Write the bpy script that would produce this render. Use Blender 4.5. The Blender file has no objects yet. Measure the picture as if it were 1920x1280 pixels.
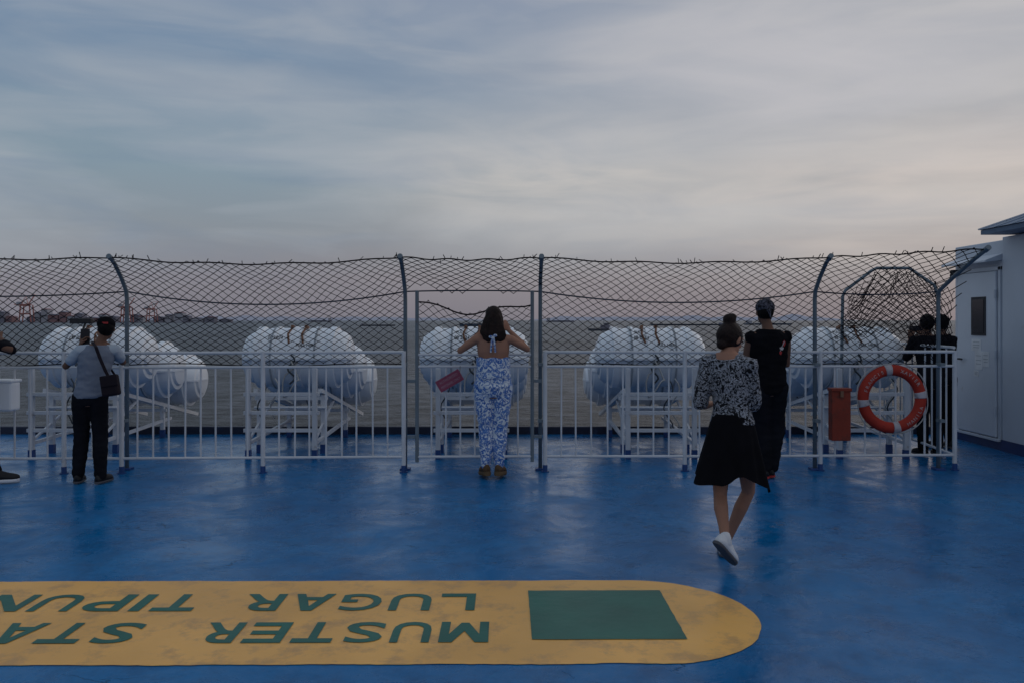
import bpy, bmesh, math, random, time
from mathutils import Vector, Matrix, noise
from mathutils.bvhtree import BVHTree
random.seed(11)
PI=math.pi; F=1550.0; H=1.5; SEA=-11.0
C=bpy.context.scene.collection
V=Vector
def PX(px,Z): return (px-960)/F*Z
def PH(py,Z): return H-(py-600)/F*Z
def W(px,py,Z): return V((PX(px,Z),Z,PH(py,Z)))
def lin(r,g,b):
    f=lambda c:(c/255/12.92) if c/255<=.04045 else ((c/255+.055)/1.055)**2.4
    return (f(r),f(g),f(b),1)
# ---------------------------------------------------------------- materials
def nt(m):
    m.use_nodes=True; return m.node_tree.nodes, m.node_tree.links
def mat(name,col,rough=.6,metal=0,var=.12,scale=6,bump=0,bscale=40,spec=.5,dirt=None,dscale=3,dth=.58):
    m=bpy.data.materials.new(name); N,L=nt(m); b=N['Principled BSDF']
    b.inputs['Roughness'].default_value=rough; b.inputs['Metallic'].default_value=metal
    b.inputs['Specular IOR Level'].default_value=spec
    tc=N.new('ShaderNodeTexCoord'); n=N.new('ShaderNodeTexNoise'); n.inputs['Scale'].default_value=scale; n.inputs['Detail'].default_value=6
    L.new(tc.outputs['Object'],n.inputs['Vector'])
    r=N.new('ShaderNodeValToRGB'); r.color_ramp.elements[0].position=.3; r.color_ramp.elements[1].position=.7
    r.color_ramp.elements[0].color=[c*(1-var) for c in col[:3]]+[1]; r.color_ramp.elements[1].color=[min(1,c*(1+var)) for c in col[:3]]+[1]
    L.new(n.outputs['Fac'],r.inputs['Fac']); out=r.outputs['Color']
    if dirt:
        n2=N.new('ShaderNodeTexNoise'); n2.inputs['Scale'].default_value=dscale; n2.inputs['Detail'].default_value=9; n2.inputs['Roughness'].default_value=.7
        L.new(tc.outputs['Object'],n2.inputs['Vector'])
        r2=N.new('ShaderNodeValToRGB'); r2.color_ramp.elements[0].position=dth; r2.color_ramp.elements[1].position=dth+.12
        r2.color_ramp.elements[0].color=(0,0,0,1); r2.color_ramp.elements[1].color=(.8,.8,.8,1)
        L.new(n2.outputs['Fac'],r2.inputs['Fac'])
        mx=N.new('ShaderNodeMix'); mx.data_type='RGBA'; L.new(r2.outputs['Color'],mx.inputs['Factor']); L.new(out,mx.inputs['A']); mx.inputs['B'].default_value=dirt
        out=mx.outputs['Result']
    L.new(out,b.inputs['Base Color'])
    if bump:
        n3=N.new('ShaderNodeTexNoise'); n3.inputs['Scale'].default_value=bscale; n3.inputs['Detail'].default_value=4; L.new(tc.outputs['Object'],n3.inputs['Vector'])
        bp=N.new('ShaderNodeBump'); bp.inputs['Strength'].default_value=bump; bp.inputs['Distance'].default_value=.02
        L.new(n3.outputs['Fac'],bp.inputs['Height']); L.new(bp.outputs['Normal'],b.inputs['Normal'])
    return m
def pattern(name,ca,cb,scale,th,dist,cc=None):
    m=bpy.data.materials.new(name); N,L=nt(m); b=N['Principled BSDF']; b.inputs['Roughness'].default_value=.9; b.inputs['Specular IOR Level'].default_value=.2
    tc=N.new('ShaderNodeTexCoord'); n=N.new('ShaderNodeTexNoise'); n.inputs['Scale'].default_value=scale; n.inputs['Detail'].default_value=2.5; n.inputs['Distortion'].default_value=dist
    L.new(tc.outputs['Object'],n.inputs['Vector'])
    r=N.new('ShaderNodeValToRGB'); r.color_ramp.interpolation='CONSTANT'
    e=r.color_ramp.elements; e[0].color=ca; e[0].position=0; e[1].color=cb; e[1].position=th
    if cc: k=e.new(th+.05); k.color=cc; k=e.new(th+.10); k.color=cb; k=e.new(th+.14); k.color=ca
    else: k=e.new(th+.07); k.color=ca; k=e.new(th+.12); k.color=cb
    L.new(n.outputs['Fac'],r.inputs['Fac']); L.new(r.outputs['Color'],b.inputs['Base Color'])
    return m
M={}
M['rail']=mat('white_rail_paint',(.60,.62,.65),.5,var=.1,scale=3,dirt=(.26,.18,.13,1),dscale=9,dth=.62)
M['bluefoot']=mat('blue_foot_paint',(.012,.055,.2),.4)
M['pole']=mat('grey_steel_pole',(.15,.19,.22),.55,metal=.1,dirt=(.16,.10,.08,1),dscale=14,dth=.62)
M['net']=mat('black_net_cord',(.008,.008,.012),.95,spec=.1)
M['wire']=mat('blue_rope',(.02,.035,.06),.9,spec=.2)
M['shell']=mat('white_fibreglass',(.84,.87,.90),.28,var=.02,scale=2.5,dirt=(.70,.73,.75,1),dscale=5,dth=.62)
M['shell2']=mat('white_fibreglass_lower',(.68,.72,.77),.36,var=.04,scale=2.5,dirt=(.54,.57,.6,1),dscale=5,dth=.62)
M['band']=mat('grey_band',(.30,.33,.36),.5)
M['strap']=mat('dark_strap',(.035,.035,.04),.8)
M['rust']=mat('rusty_steel',(.20,.10,.06),.8,dirt=(.08,.05,.04,1),dscale=20)
M['ink']=mat('black_ink',(.02,.02,.025),.6)
M['rope']=mat('pale_rope',(.40,.40,.39),.9)
M['rope2']=mat('dark_rope',(.05,.06,.07),.9)
M['wall']=mat('painted_steel_wall',(.56,.60,.66),.5,var=.05,scale=1.5,dirt=(.42,.38,.36,1),dscale=2.2,dth=.64,bump=.06,bscale=2)
M['door']=mat('painted_steel_door',(.60,.64,.70),.45,var=.05,scale=2,dirt=(.36,.3,.28,1),dscale=4,dth=.64)
M['glass']=mat('dark_glass',(.015,.018,.025),.12)
M['paper']=mat('paper',(.75,.76,.77),.8)
M['roof']=mat('blue_roof',(.09,.15,.24),.5)
M['navy']=mat('dark_blue_paint',(.010,.035,.14),.45,dirt=(.01,.01,.015,1),dscale=4)
M['kerb']=mat('black_blue_kerb',(.008,.014,.04),.5,dirt=(.03,.06,.13,1),dscale=6)
M['orange']=mat('orange_lifebuoy',(.36,.028,.014),.65,var=.18,dirt=(.20,.025,.018,1),dscale=12,spec=.3)
M['white']=mat('white_tape',(.42,.40,.42),.6,dirt=(.26,.21,.21,1),dscale=14,dth=.5)
M['fadedtext']=mat('faded_white_paint',(.40,.27,.26),.6,var=.35,scale=30)
M['redbox']=mat('red_box_paint',(.22,.032,.016),.6,dirt=(.10,.03,.02,1),dscale=8,dth=.52,spec=.3)
M['sign']=mat('maroon_sign',(.25,.04,.085),.5)
M['signtext']=mat('sign_text',(.40,.25,.30),.6)
M['yellow']=mat('yellow_deck_paint',(.84,.44,.105),.42,var=.14,scale=1.3,dirt=(.56,.31,.11,1),dscale=4.5,dth=.50,bump=.35,bscale=7)
M['green']=mat('green_deck_paint',(.010,.115,.078),.42,var=.2,scale=3,dirt=(.09,.16,.08,1),dscale=11,dth=.63,bump=.25,bscale=9)
M['skin']=mat('skin_tan',(.35,.18,.12),.6,var=.06,spec=.2)
M['skind']=mat('skin_brown',(.16,.085,.058),.6,var=.06,spec=.2)
M['hair']=mat('dark_hair',(.006,.005,.005),.7,var=.4,scale=30,bump=.3,bscale=60,spec=.15)
M['hairb']=mat('brown_hair',(.014,.007,.006),.65,var=.5,scale=25,bump=.4,bscale=60,spec=.2)
M['hairr']=mat('reddish_hair',(.10,.03,.02),.6,var=.4,scale=25,bump=.4,bscale=60,spec=.2)
M['black']=mat('black_cloth',(.006,.006,.008),.95,var=.3,spec=.08)
M['black2']=mat('charcoal_cloth',(.012,.012,.016),.95,var=.3,spec=.1)
M['pants']=mat('dark_trousers',(.008,.009,.013),.95,var=.3,spec=.1)
M['grey']=mat('grey_shirt',(.18,.21,.27),.9,var=.1,scale=8,bump=.2,bscale=12,spec=.2)
M['palegrey']=mat('pale_sleeve',(.38,.44,.51),.9,var=.08,spec=.2)
M['shoe']=mat('black_shoe',(.012,.012,.014),.6,spec=.3)
M['wshoe']=mat('white_sneaker',(.68,.70,.73),.6,var=.06)
M['sole']=mat('grey_sole',(.08,.08,.09),.8)
M['tansole']=mat('cork_sole',(.12,.08,.045),.85,spec=.2)
M['tan']=mat('tan_strap',(.11,.065,.035),.8,spec=.2)
M['bag']=mat('maroon_black_bag',(.014,.009,.014),.7,spec=.2)
M['redcap']=mat('red_cap_logo',(.4,.03,.03),.8)
M['phone']=mat('phone_black',(.01,.01,.012),.3)
M['eye']=mat('eye_dark',(.02,.012,.01),.2)
M['floral']=pattern('blue_white_floral',(.66,.71,.76,1),(.015,.09,.36,1),17,.46,1.9,(.18,.32,.62,1))
M['bwfloral']=pattern('black_white_floral',(.010,.010,.013,1),(.36,.38,.43,1),26,.50,3.0)
M['camo']=pattern('patterned_bandana',(.012,.012,.016,1),(.10,.10,.13,1),28,.5,1.5)
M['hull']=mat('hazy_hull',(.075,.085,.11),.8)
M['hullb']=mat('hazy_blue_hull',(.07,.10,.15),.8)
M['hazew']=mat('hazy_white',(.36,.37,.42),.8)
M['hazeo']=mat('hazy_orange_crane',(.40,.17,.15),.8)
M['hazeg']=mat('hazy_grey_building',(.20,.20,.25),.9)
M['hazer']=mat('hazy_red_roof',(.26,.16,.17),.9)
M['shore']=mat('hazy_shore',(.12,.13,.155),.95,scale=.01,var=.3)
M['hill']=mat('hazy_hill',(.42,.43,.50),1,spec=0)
def deck_mat():
    m=bpy.data.materials.new('blue_deck_paint'); N,L=nt(m); b=N['Principled BSDF']
    tc=N.new('ShaderNodeTexCoord')
    def ns(s,d=6,r=.6,dist=0,src=None):
        n=N.new('ShaderNodeTexNoise'); n.inputs['Scale'].default_value=s; n.inputs['Detail'].default_value=d; n.inputs['Roughness'].default_value=r; n.inputs['Distortion'].default_value=dist
        L.new(src or tc.outputs['Object'],n.inputs['Vector']); return n.outputs['Fac']
    def ramp(f,p0,c0,p1,c1):
        r=N.new('ShaderNodeValToRGB'); e=r.color_ramp.elements; e[0].position=p0; e[0].color=c0; e[1].position=p1; e[1].color=c1; L.new(f,r.inputs['Fac']); return r.outputs['Color']
    def mix(f,a,bb,typ='MIX'):
        x=N.new('ShaderNodeMix'); x.data_type='RGBA'; x.blend_type=typ
        if isinstance(f,float): x.inputs['Factor'].default_value=f
        else: L.new(f,x.inputs['Factor'])
        for k,v in (('A',a),('B',bb)):
            if isinstance(v,tuple): x.inputs[k].default_value=v
            else: L.new(v,x.inputs[k])
        return x.outputs['Result']
    base=ramp(ns(.7,8,.65),.32,(.001,.105,.29,1),.68,(.002,.175,.43,1))
    base=mix(ramp(ns(4,9,.78),.46,(0,0,0,1),.70,(.7,.7,.7,1)),base,(.001,.05,.15,1))
    base=mix(ramp(ns(9,9,.8),.58,(0,0,0,1),.70,(.5,.5,.5,1)),base,(.01,.19,.38,1))
    base=mix(ramp(ns(30,6,.8),.62,(0,0,0,1),.69,(.7,.7,.7,1)),base,(.006,.025,.06,1))
    mp=N.new('ShaderNodeMapping'); mp.inputs['Scale'].default_value=(.8,1.7,1); L.new(tc.outputs['Object'],mp.inputs['Vector'])
    nn=N.new('ShaderNodeTexNoise'); nn.inputs['Scale'].default_value=1.9; nn.inputs['Detail'].default_value=7; L.new(mp.outputs['Vector'],nn.inputs['Vector'])
    ad=N.new('ShaderNodeMixRGB'); ad.inputs['Fac'].default_value=.45; L.new(mp.outputs['Vector'],ad.inputs['Color1']); L.new(nn.outputs['Color'],ad.inputs['Color2'])
    vo=N.new('ShaderNodeTexVoronoi'); vo.feature='DISTANCE_TO_EDGE'; vo.inputs['Scale'].default_value=3.6; L.new(ad.outputs['Color'],vo.inputs['Vector'])
    cr=ramp(vo.outputs['Distance'],.0,(1,1,1,1),.012,(0,0,0,1))
    gate=ramp(ns(2.4,4,.6),.54,(0,0,0,1),.62,(.6,.6,.6,1))
    ck=N.new('ShaderNodeMath'); ck.operation='MULTIPLY'; L.new(cr,ck.inputs[0]); L.new(gate,ck.inputs[1])
    base=mix(ck.outputs[0],base,(.002,.015,.04,1))
    L.new(base,b.inputs['Base Color'])
    rr=ramp(ns(1.7,9,.75,.6),.36,(.10,.10,.10,1),.62,(.46,.46,.46,1)); L.new(rr,b.inputs['Roughness'])
    b.inputs['Specular IOR Level'].default_value=.32
    bp=N.new('ShaderNodeBump'); bp.inputs['Strength'].default_value=.5; bp.inputs['Distance'].default_value=.014
    h1=ns(3.0,8,.64); h2=ns(26,5,.65)
    s=N.new('ShaderNodeMath'); s.operation='MULTIPLY_ADD'; L.new(h2,s.inputs[0]); s.inputs[1].default_value=.16; L.new(h1,s.inputs[2])
    s2=N.new('ShaderNodeMath'); s2.operation='SUBTRACT'; L.new(s.outputs[0],s2.inputs[0]); L.new(ck.outputs[0],s2.inputs[1])
    L.new(s2.outputs[0],bp.inputs['Height']); L.new(bp.outputs['Normal'],b.inputs['Normal'])
    return m
M['deck']=deck_mat()
def sea_mat():
    m=bpy.data.materials.new('sea_water'); N,L=nt(m); b=N['Principled BSDF']
    tc=N.new('ShaderNodeTexCoord'); mp=N.new('ShaderNodeMapping'); mp.inputs['Scale'].default_value=(.20,.24,1); L.new(tc.outputs['Object'],mp.inputs['Vector'])
    b.inputs['Roughness'].default_value=.34; b.inputs['Specular IOR Level'].default_value=.15
    n1=N.new('ShaderNodeTexNoise'); n1.inputs['Scale'].default_value=1.0; n1.inputs['Detail'].default_value=7; n1.inputs['Roughness'].default_value=.7; L.new(mp.outputs['Vector'],n1.inputs['Vector'])
    n2=N.new('ShaderNodeTexNoise'); n2.inputs['Scale'].default_value=.05; n2.inputs['Detail'].default_value=5; L.new(mp.outputs['Vector'],n2.inputs['Vector'])
    s=N.new('ShaderNodeMath'); s.operation='MULTIPLY_ADD'; L.new(n2.outputs['Fac'],s.inputs[0]); s.inputs[1].default_value=.5; L.new(n1.outputs['Fac'],s.inputs[2])
    r=N.new('ShaderNodeValToRGB'); e=r.color_ramp.elements; e[0].position=.64; e[0].color=(.010,.014,.020,1); e[1].position=.86; e[1].color=(.15,.165,.19,1); L.new(s.outputs[0],r.inputs['Fac']); L.new(r.outputs['Color'],b.inputs['Base Color'])  # dark and bright reflections of the ripples painted into the water colour
    bp=N.new('ShaderNodeBump'); bp.inputs['Strength'].default_value=1; bp.inputs['Distance'].default_value=4.0
    L.new(s.outputs[0],bp.inputs['Height']); L.new(bp.outputs['Normal'],b.inputs['Normal'])
    return m
M['sea']=sea_mat()
# ---------------------------------------------------------------- mesh helpers
class MB:
    def __init__(s): s.v=[]; s.f=[]
    def tube(s,pts,r,n=6,caps=True,up=None):
        pts=[V(p) for p in pts]; k=len(pts)
        rs=r if isinstance(r,(list,tuple)) else [r]*k
        base=len(s.v); ref=None
        for i,p in enumerate(pts):
            t=(pts[min(i+1,k-1)]-pts[max(i-1,0)])
            if t.length<1e-9: t=V((0,0,1))
            t.normalize()
            if ref is None:
                ref=V((0,0,1)) if abs(t.z)<.9 else V((1,0,0))
            a=ref-t*ref.dot(t)
            if a.length<1e-4: a=t.orthogonal()
            a.normalize(); ref=a; b=t.cross(a)
            for j in range(n):
                th=2*PI*(j+.5)/n; s.v.append(p+(a*math.cos(th)+b*math.sin(th))*rs[i])
        for i in range(k-1):
            for j in range(n):
                a0=base+i*n+j; a1=base+i*n+(j+1)%n
                s.f.append((a0,a1,a1+n,a0+n))
        if caps:
            s.f.append(tuple(base+j for j in reversed(range(n)))); s.f.append(tuple(base+(k-1)*n+j for j in range(n)))
        return s
    def limb(s,pr,n=12):
        pts=[V(p) for p,_ in pr]; rs=[r for _,r in pr]
        d0=(pts[0]-pts[1]).normalized(); d1=(pts[-1]-pts[-2]).normalized()
        P=[pts[0]+d0*rs[0]*.95,pts[0]+d0*rs[0]*.7]+pts+[pts[-1]+d1*rs[-1]*.7,pts[-1]+d1*rs[-1]*.95]
        R=[rs[0]*.3,rs[0]*.72]+rs+[rs[-1]*.72,rs[-1]*.3]
        return s.tube(P,R,n)
    def ball(s,c,r,Mx=None,nu=14,nv=9):
        if not isinstance(r,(list,tuple)): r=(r,r,r)
        c=V(c); base=len(s.v)
        def tr(p):
            p=c+V(p); return Mx@p if Mx else p
        s.v.append(tr((0,0,r[2])))
        for i in range(1,nv):
            ph=PI*i/nv
            for j in range(nu):
                th=2*PI*j/nu; s.v.append(tr((r[0]*math.sin(ph)*math.cos(th),r[1]*math.sin(ph)*math.sin(th),r[2]*math.cos(ph))))
        s.v.append(tr((0,0,-r[2]))); e=len(s.v)-1
        for j in range(nu):
            s.f.append((base,base+1+j,base+1+(j+1)%nu)); q=base+1+(nv-2)*nu
            s.f.append((q+j,e,q+(j+1)%nu))
        for i in range(nv-2):
            for j in range(nu):
                a=base+1+i*nu+j; b=base+1+i*nu+(j+1)%nu; s.f.append((a,a+nu,b+nu,b))
        return s
    def box(s,c,d,R=None):
        c=V(c); b=len(s.v)
        for x in (-.5,.5):
            for y in (-.5,.5):
                for z in (-.5,.5):
                    p=V((x*d[0],y*d[1],z*d[2])); p=(R@p) if R else p; s.v.append(c+p)
        for f in ((0,1,3,2),(4,6,7,5),(0,4,5,1),(2,3,7,6),(0,2,6,4),(1,5,7,3)): s.f.append(tuple(b+i for i in f))
        return s
    def loft(s,secs,closed=True,caps=True):
        n=len(secs[0]); b=len(s.v)
        for q in secs: s.v.extend(V(p) for p in q)
        for i in range(len(secs)-1):
            for j in range(n if closed else n-1):
                a=b+i*n+j; c=b+i*n+(j+1)%n; s.f.append((a,c,c+n,a+n))
        if caps and closed:
            s.f.append(tuple(b+j for j in reversed(range(n)))); s.f.append(tuple(b+(len(secs)-1)*n+j for j in range(n)))
        return s
    def poly(s,pts):
        b=len(s.v); s.v.extend(V(p) for p in pts); s.f.append(tuple(range(b,b+len(pts)))); return s
def wm(o):
    m=Matrix.LocRotScale(o.location,o.rotation_euler,o.scale)
    return wm(o.parent)@m if o.parent else m
def tag(o,label=None,cat=None,group=None,kind=None):
    if label: o['label']=label
    if cat: o['category']=cat
    if group: o['group']=group
    if kind: o['kind']=kind
    return o
def fin(name,me,m,parent=None,local=False,smooth=False,bev=0,**kw):
    me.name=name; me.materials.clear(); me.materials.append(M[m] if isinstance(m,str) else m)
    o=bpy.data.objects.new(name,me); C.objects.link(o)
    if parent:
        o.parent=parent
        if not local: me.transform(wm(parent).inverted())
    if smooth:
        me.polygons.foreach_set('use_smooth',[True]*len(me.polygons))
    if bev:
        md=o.modifiers.new('bevel','BEVEL'); md.width=bev; md.segments=2; md.limit_method='ANGLE'
    return tag(o,**kw)
def build(name,mb,m,parent=None,**kw):
    me=bpy.data.meshes.new(name); me.from_pydata([tuple(v) for v in mb.v],[],mb.f)
    bm=bmesh.new(); bm.from_mesh(me); bmesh.ops.recalc_face_normals(bm,faces=bm.faces); bm.to_mesh(me); bm.free()
    return fin(name,me,m,parent,**kw)
def remesh(mb,vox,it=3,cut=None):
    me=bpy.data.meshes.new('tmp'); me.from_pydata([tuple(v) for v in mb.v],[],mb.f)
    bm=bmesh.new(); bm.from_mesh(me); bmesh.ops.recalc_face_normals(bm,faces=bm.faces); bm.to_mesh(me); bm.free()
    o=bpy.data.objects.new('tmp',me); C.objects.link(o)
    r=o.modifiers.new('r','REMESH'); r.mode='VOXEL'; r.voxel_size=vox
    if it: q=o.modifiers.new('s','SMOOTH'); q.factor=.5; q.iterations=it
    dg=bpy.context.evaluated_depsgraph_get()
    new=bpy.data.meshes.new_from_object(o.evaluated_get(dg)); bpy.data.objects.remove(o); bpy.data.meshes.remove(me)
    if cut:
        bm=bmesh.new(); bm.from_mesh(new)
        for co,no in cut:
            bmesh.ops.bisect_plane(bm,geom=bm.verts[:]+bm.edges[:]+bm.faces[:],plane_co=co,plane_no=no,clear_outer=True)
        bm.to_mesh(new); bm.free()
    return new
def empty(name,loc,rz=0,sc=1,**kw):
    o=bpy.data.objects.new(name,None); C.objects.link(o); o.location=loc; o.rotation_euler=(0,0,rz); o.scale=(sc,sc,sc); o.empty_display_size=.1
    return tag(o,**kw)
TC={}
POLY={'M':[[(0,0),(0,1),(.27,1),(.5,.46),(.5,.05),(.42,.05),(.19,.62),(.19,0)],[(1,0),(1,1),(.73,1),(.5,.46),(.5,.05),(.58,.05),(.81,.62),(.81,0)]],
 'N':[[(0,0),(0,1),(.25,1),(.79,.34),(.79,1),(1,1),(1,0),(.76,0),(.21,.67),(.21,0)]],
 'T':[[(.39,0),(.39,.8),(0,.8),(0,1),(1,1),(1,.8),(.61,.8),(.61,0)]],
 'E':[[(0,0),(0,1),(1,1),(1,.81),(.25,.81),(.25,.6),(.92,.6),(.92,.42),(.25,.42),(.25,.19),(1,.19),(1,0)]],
 'L':[[(0,0),(0,1),(.26,1),(.26,.2),(1,.2),(1,0)]],'I':[[(0,0),(0,1),(1,1),(1,0)]],
 'A':[[(0,0),(.22,0),(.30,.2),(.375,.38),(.5,.74),(.5,1),(.37,1)],[(1,0),(.78,0),(.70,.2),(.625,.38),(.5,.74),(.5,1),(.63,1)],[(.30,.2),(.70,.2),(.625,.38),(.375,.38)]]}
def glyph(s,bold,space):
    cu=bpy.data.curves.new('t','FONT'); cu.body=s; cu.size=1; cu.offset=bold; cu.space_character=space; cu.resolution_u=4
    o=bpy.data.objects.new('t',cu); C.objects.link(o); dg=bpy.context.evaluated_depsgraph_get()
    me=bpy.data.meshes.new_from_object(o.evaluated_get(dg)); bpy.data.objects.remove(o); return me
def text_mesh(s,w=None,h=None,bold=0,space=1.0,poly=False):
    k=(s,bold,space)
    if poly and s in POLY:
        me=bpy.data.meshes.new('g'); vs=[];fs=[]
        for q in POLY[s]: fs.append(tuple(range(len(vs),len(vs)+len(q)))); vs+=[(x,y,0) for x,y in q]
        me.from_pydata(vs,[],fs)
        bm=bmesh.new(); bm.from_mesh(me); bmesh.ops.triangulate(bm,faces=bm.faces[:]); bmesh.ops.recalc_face_normals(bm,faces=bm.faces)
        for f in bm.faces:
            f.normal_update()
            if f.normal.z<0: f.normal_flip()
        bm.to_mesh(me); bm.free()
    else:
        if k not in TC: TC[k]=glyph(*k)
        me=TC[k].copy()
    xs=[v.co.x for v in me.vertices]; ys=[v.co.y for v in me.vertices]
    x0,x1,y0,y1=min(xs),max(xs),min(ys),max(ys); sx=w/(x1-x0) if w else h/(y1-y0); sy=h/(y1-y0) if h else sx
    for v in me.vertices: v.co=V(((v.co.x-x0)*sx,(v.co.y-y0)*sy,0))
    return me
for ch in 'USRGPFCXVHAINLEM': TC[(ch,.015,1.0)]=glyph(ch,.015 if ch!='M' else 0,1.0)
for s_ in ('08 2024','PULL','PULL HERE'): TC[(s_,.02,1.0)]=glyph(s_,.012,1.0)
for s_ in ('AUTHORIZED','PERSONNEL ONLY'): TC[(s_,.01,1.0)]=glyph(s_,.006,1.0)
def project(me,target,off=.004):
    bm=bmesh.new(); bm.from_mesh(target.data); bm.transform(wm(target)); t=BVHTree.FromBMesh(bm); bm.free()
    for v in me.vertices:
        hit=t.ray_cast(V((v.co.x,v.co.y-2,v.co.z)),V((0,1,0)))
        if hit[0] is not None: v.co=hit[0]+V((0,-off,0))
# ---------------------------------------------------------------- people
TF=[(.775,.085,.075),(.83,.155,.105),(.89,.172,.118),(.96,.155,.108),(1.04,.122,.09),(1.12,.128,.092),(1.22,.148,.10),(1.31,.152,.088),(1.36,.125,.07),(1.40,.07,.055)]
TM=[(.775,.085,.075),(.83,.15,.10),(.89,.162,.11),(.96,.152,.105),(1.04,.145,.10),(1.12,.155,.105),(1.22,.172,.11),(1.31,.175,.10),(1.36,.14,.078),(1.40,.075,.058)]
def mk_person(label,px,Y,sc,yaw,J,skin='skin',fem=False,w=.92):
    root=empty('person',(PX(px,Y),Y,0),0,sc,label=label,cat='person')
    Rz=Matrix.Rotation(yaw,3,'Z'); hs=V(J.get('hs',(0,0,0))); ss=V(J.get('ss',(0,0,0))); T=[(z,a*(w if z<1.38 else 1),b*(.5+.5*w)) for z,a,b in (TF if fem else TM)]
    g=dict(root=root,Rz=Rz,J=J,T=T,fem=fem,skin=skin)
    def ctr(z):
        t=(z-.88)/(1.35-.88); return hs+(ss-hs)*t
    def sec(z,rx,ry):
        c=ctr(z); return [c+Rz@V((rx*math.cos(a),ry*math.sin(a),0))+V((0,0,z)) for a in [2*PI*j/20 for j in range(20)]]
    def rings(z0,z1,inf):
        out=[]
        zs=[z0]+[q[0] for q in T if z0+.01<q[0]<z1-.01]+[z1]
        for z in zs:
            for a,b in zip(T,T[1:]):
                if a[0]<=z<=b[0]:
                    t=(z-a[0])/(b[0]-a[0]); out.append(sec(z,a[1]+(b[1]-a[1])*t+inf,a[2]+(b[2]-a[2])*t+inf)); break
        return out
    sw=(.165 if fem else .185)*w
    S={s:ctr(1.34)+Rz@V((s*sw,0,0))+V((0,0,1.335)) for s in (-1,1)}
    Hp={s:hs+Rz@V((s*.088*w,0,0))+V((0,0,.865)) for s in (-1,1)}
    E={-1:V(J['eL']),1:V(J['eR'])}; Wr={-1:V(J['wL']),1:V(J['wR'])}; K={-1:V(J['kL']),1:V(J['kR'])}; A={-1:V(J['aL']),1:V(J['aR'])}; Tt={-1:V(J['tL']),1:V(J['tR'])}
    hc=V(J['head']); HM_=Matrix.Translation(hc)@Matrix.Rotation(J.get('hyaw',yaw),4,'Z')@Matrix.Rotation(J.get('hp',0),4,'X')
    g.update(ctr=ctr,rings=rings,S=S,Hp=Hp,E=E,Wr=Wr,K=K,A=A,T_=Tt,HM=HM_,hc=hc,w=w)
    mb=MB(); mb.loft(rings(.775,1.40,0))
    mb.limb([(ctr(1.38)+V((0,0,1.37)),.056),((ctr(1.38)+V((0,0,1.37))).lerp(hc,.45),.047),(hc+V((0,-.01,-.03)),.047)])
    mb.ball((0,-.010,.018),(.072,.090,.092),HM_,18,12); mb.ball((0,.022,-.045),(.053,.058,.058),HM_)
    mb.ball((0,.048,-.088),(.022,.022,.016),HM_)
    mb.tube([HM_@V((0,.078,.025)),HM_@V((0,.098,-.012)),HM_@V((0,.086,-.022))],[.008,.014,.010],8)
    mb.ball((0,.078,-.052),(.022,.010,.009),HM_); mb.ball((0,.074,.036),(.045,.012,.010),HM_)
    for s in (-1,1): mb.ball((s*.073,-.004,.0),(.010,.018,.030),HM_)
    lw=(.98 if fem else 1.02)*(.4+.6*w); aw=(.88 if fem else 1.02)*(.4+.6*w)
    for s in (-1,1):
        mb.limb([(ctr(1.33)+Rz@V((s*.09*w,0,0))+V((0,0,1.33)),.060),(S[s],.050*aw),(S[s].lerp(E[s],.4),.044*aw),(E[s],.035*aw),(E[s].lerp(Wr[s],.3),.036*aw),(Wr[s],.024*aw)])
        fw=(Rz@V((0,1,0)))
        mb.limb([(Hp[s],.088*lw),(Hp[s].lerp(K[s],.45),.074*lw),(K[s],.050*lw),(K[s].lerp(A[s],.28)-fw*.012,.053*lw),(K[s].lerp(A[s],.65),.040*lw),(A[s],.033*lw)])
        mb.limb([(A[s]+V((0,0,-.015)),.030),(A[s].lerp(Tt[s],.5)+V((0,0,-.006)),.028),(Tt[s],.020)])
        d=V(J['dL' if s<0 else 'dR']).normalized(); n=V(J['nL' if s<0 else 'nR']); n=(n-d*n.dot(d)).normalized(); c_=d.cross(n)
        if c_.dot(V((-s,0,.4)))<0: c_=-c_
        q0=Wr[s]; cu=J.get('curl',.55)
        ax=[q0,q0+d*.045,q0+d*.085]
        secs=[]
        for q,(hw,ht) in zip(ax,((.024,.018),(.036,.016),(.040,.013))): secs.append([q+c_*hw*math.cos(a)+n*ht*math.sin(a) for a in [2*PI*j/12 for j in range(12)]])
        mb.loft(secs)
        for o,ln_,sp in ((-.032,.060,-.16),(-.011,.078,-.05),(.011,.084,.05),(.032,.076,.16)):
            p=q0+d*.078+c_*o; dd=(d+c_*sp).normalized(); P=[p]; an=0
            for f in (.45,.32,.25):
                an+=cu; e=dd*math.cos(an*.9)+n*math.sin(an*.9); P.append(P[-1]+e*ln_*f*1.1)
            mb.limb([(P[0],.0095),(P[1],.009),(P[2],.0085),(P[3],.007)],8)
        p=q0+d*.03+c_*.026; P=[p,p+(d*.6+c_*.7+n*.25).normalized()*.04,p+(d*.6+c_*.7+n*.25).normalized()*.04+(d*.8+c_*.1+n*.6).normalized()*.032]
        mb.limb([(P[0],.013),(P[1],.0105),(P[2],.009)],8)
    body=fin('body',remesh(mb,.0066,2),skin,root,local=True,smooth=True); g['body']=body
    for s in (-1,1): build('eye',MB().ball((s*.030,.0745,.016),(.013,.007,.007),HM_,10,6),'eye',root,local=True,smooth=True)
    return g
def cloth(g,name,mb,m,vox=.010,it=3,cut=None,wr=0):
    me=remesh(mb,vox,it,cut)
    if wr:
        for v in me.vertices:
            n=noise.noise(V((v.co.x*9,v.co.y*9,v.co.z*22)))*wr+noise.noise(v.co*30)*wr*.35
            v.co+=v.normal*n
    return fin(name,me,m,g['root'],local=True,smooth=True)
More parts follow.
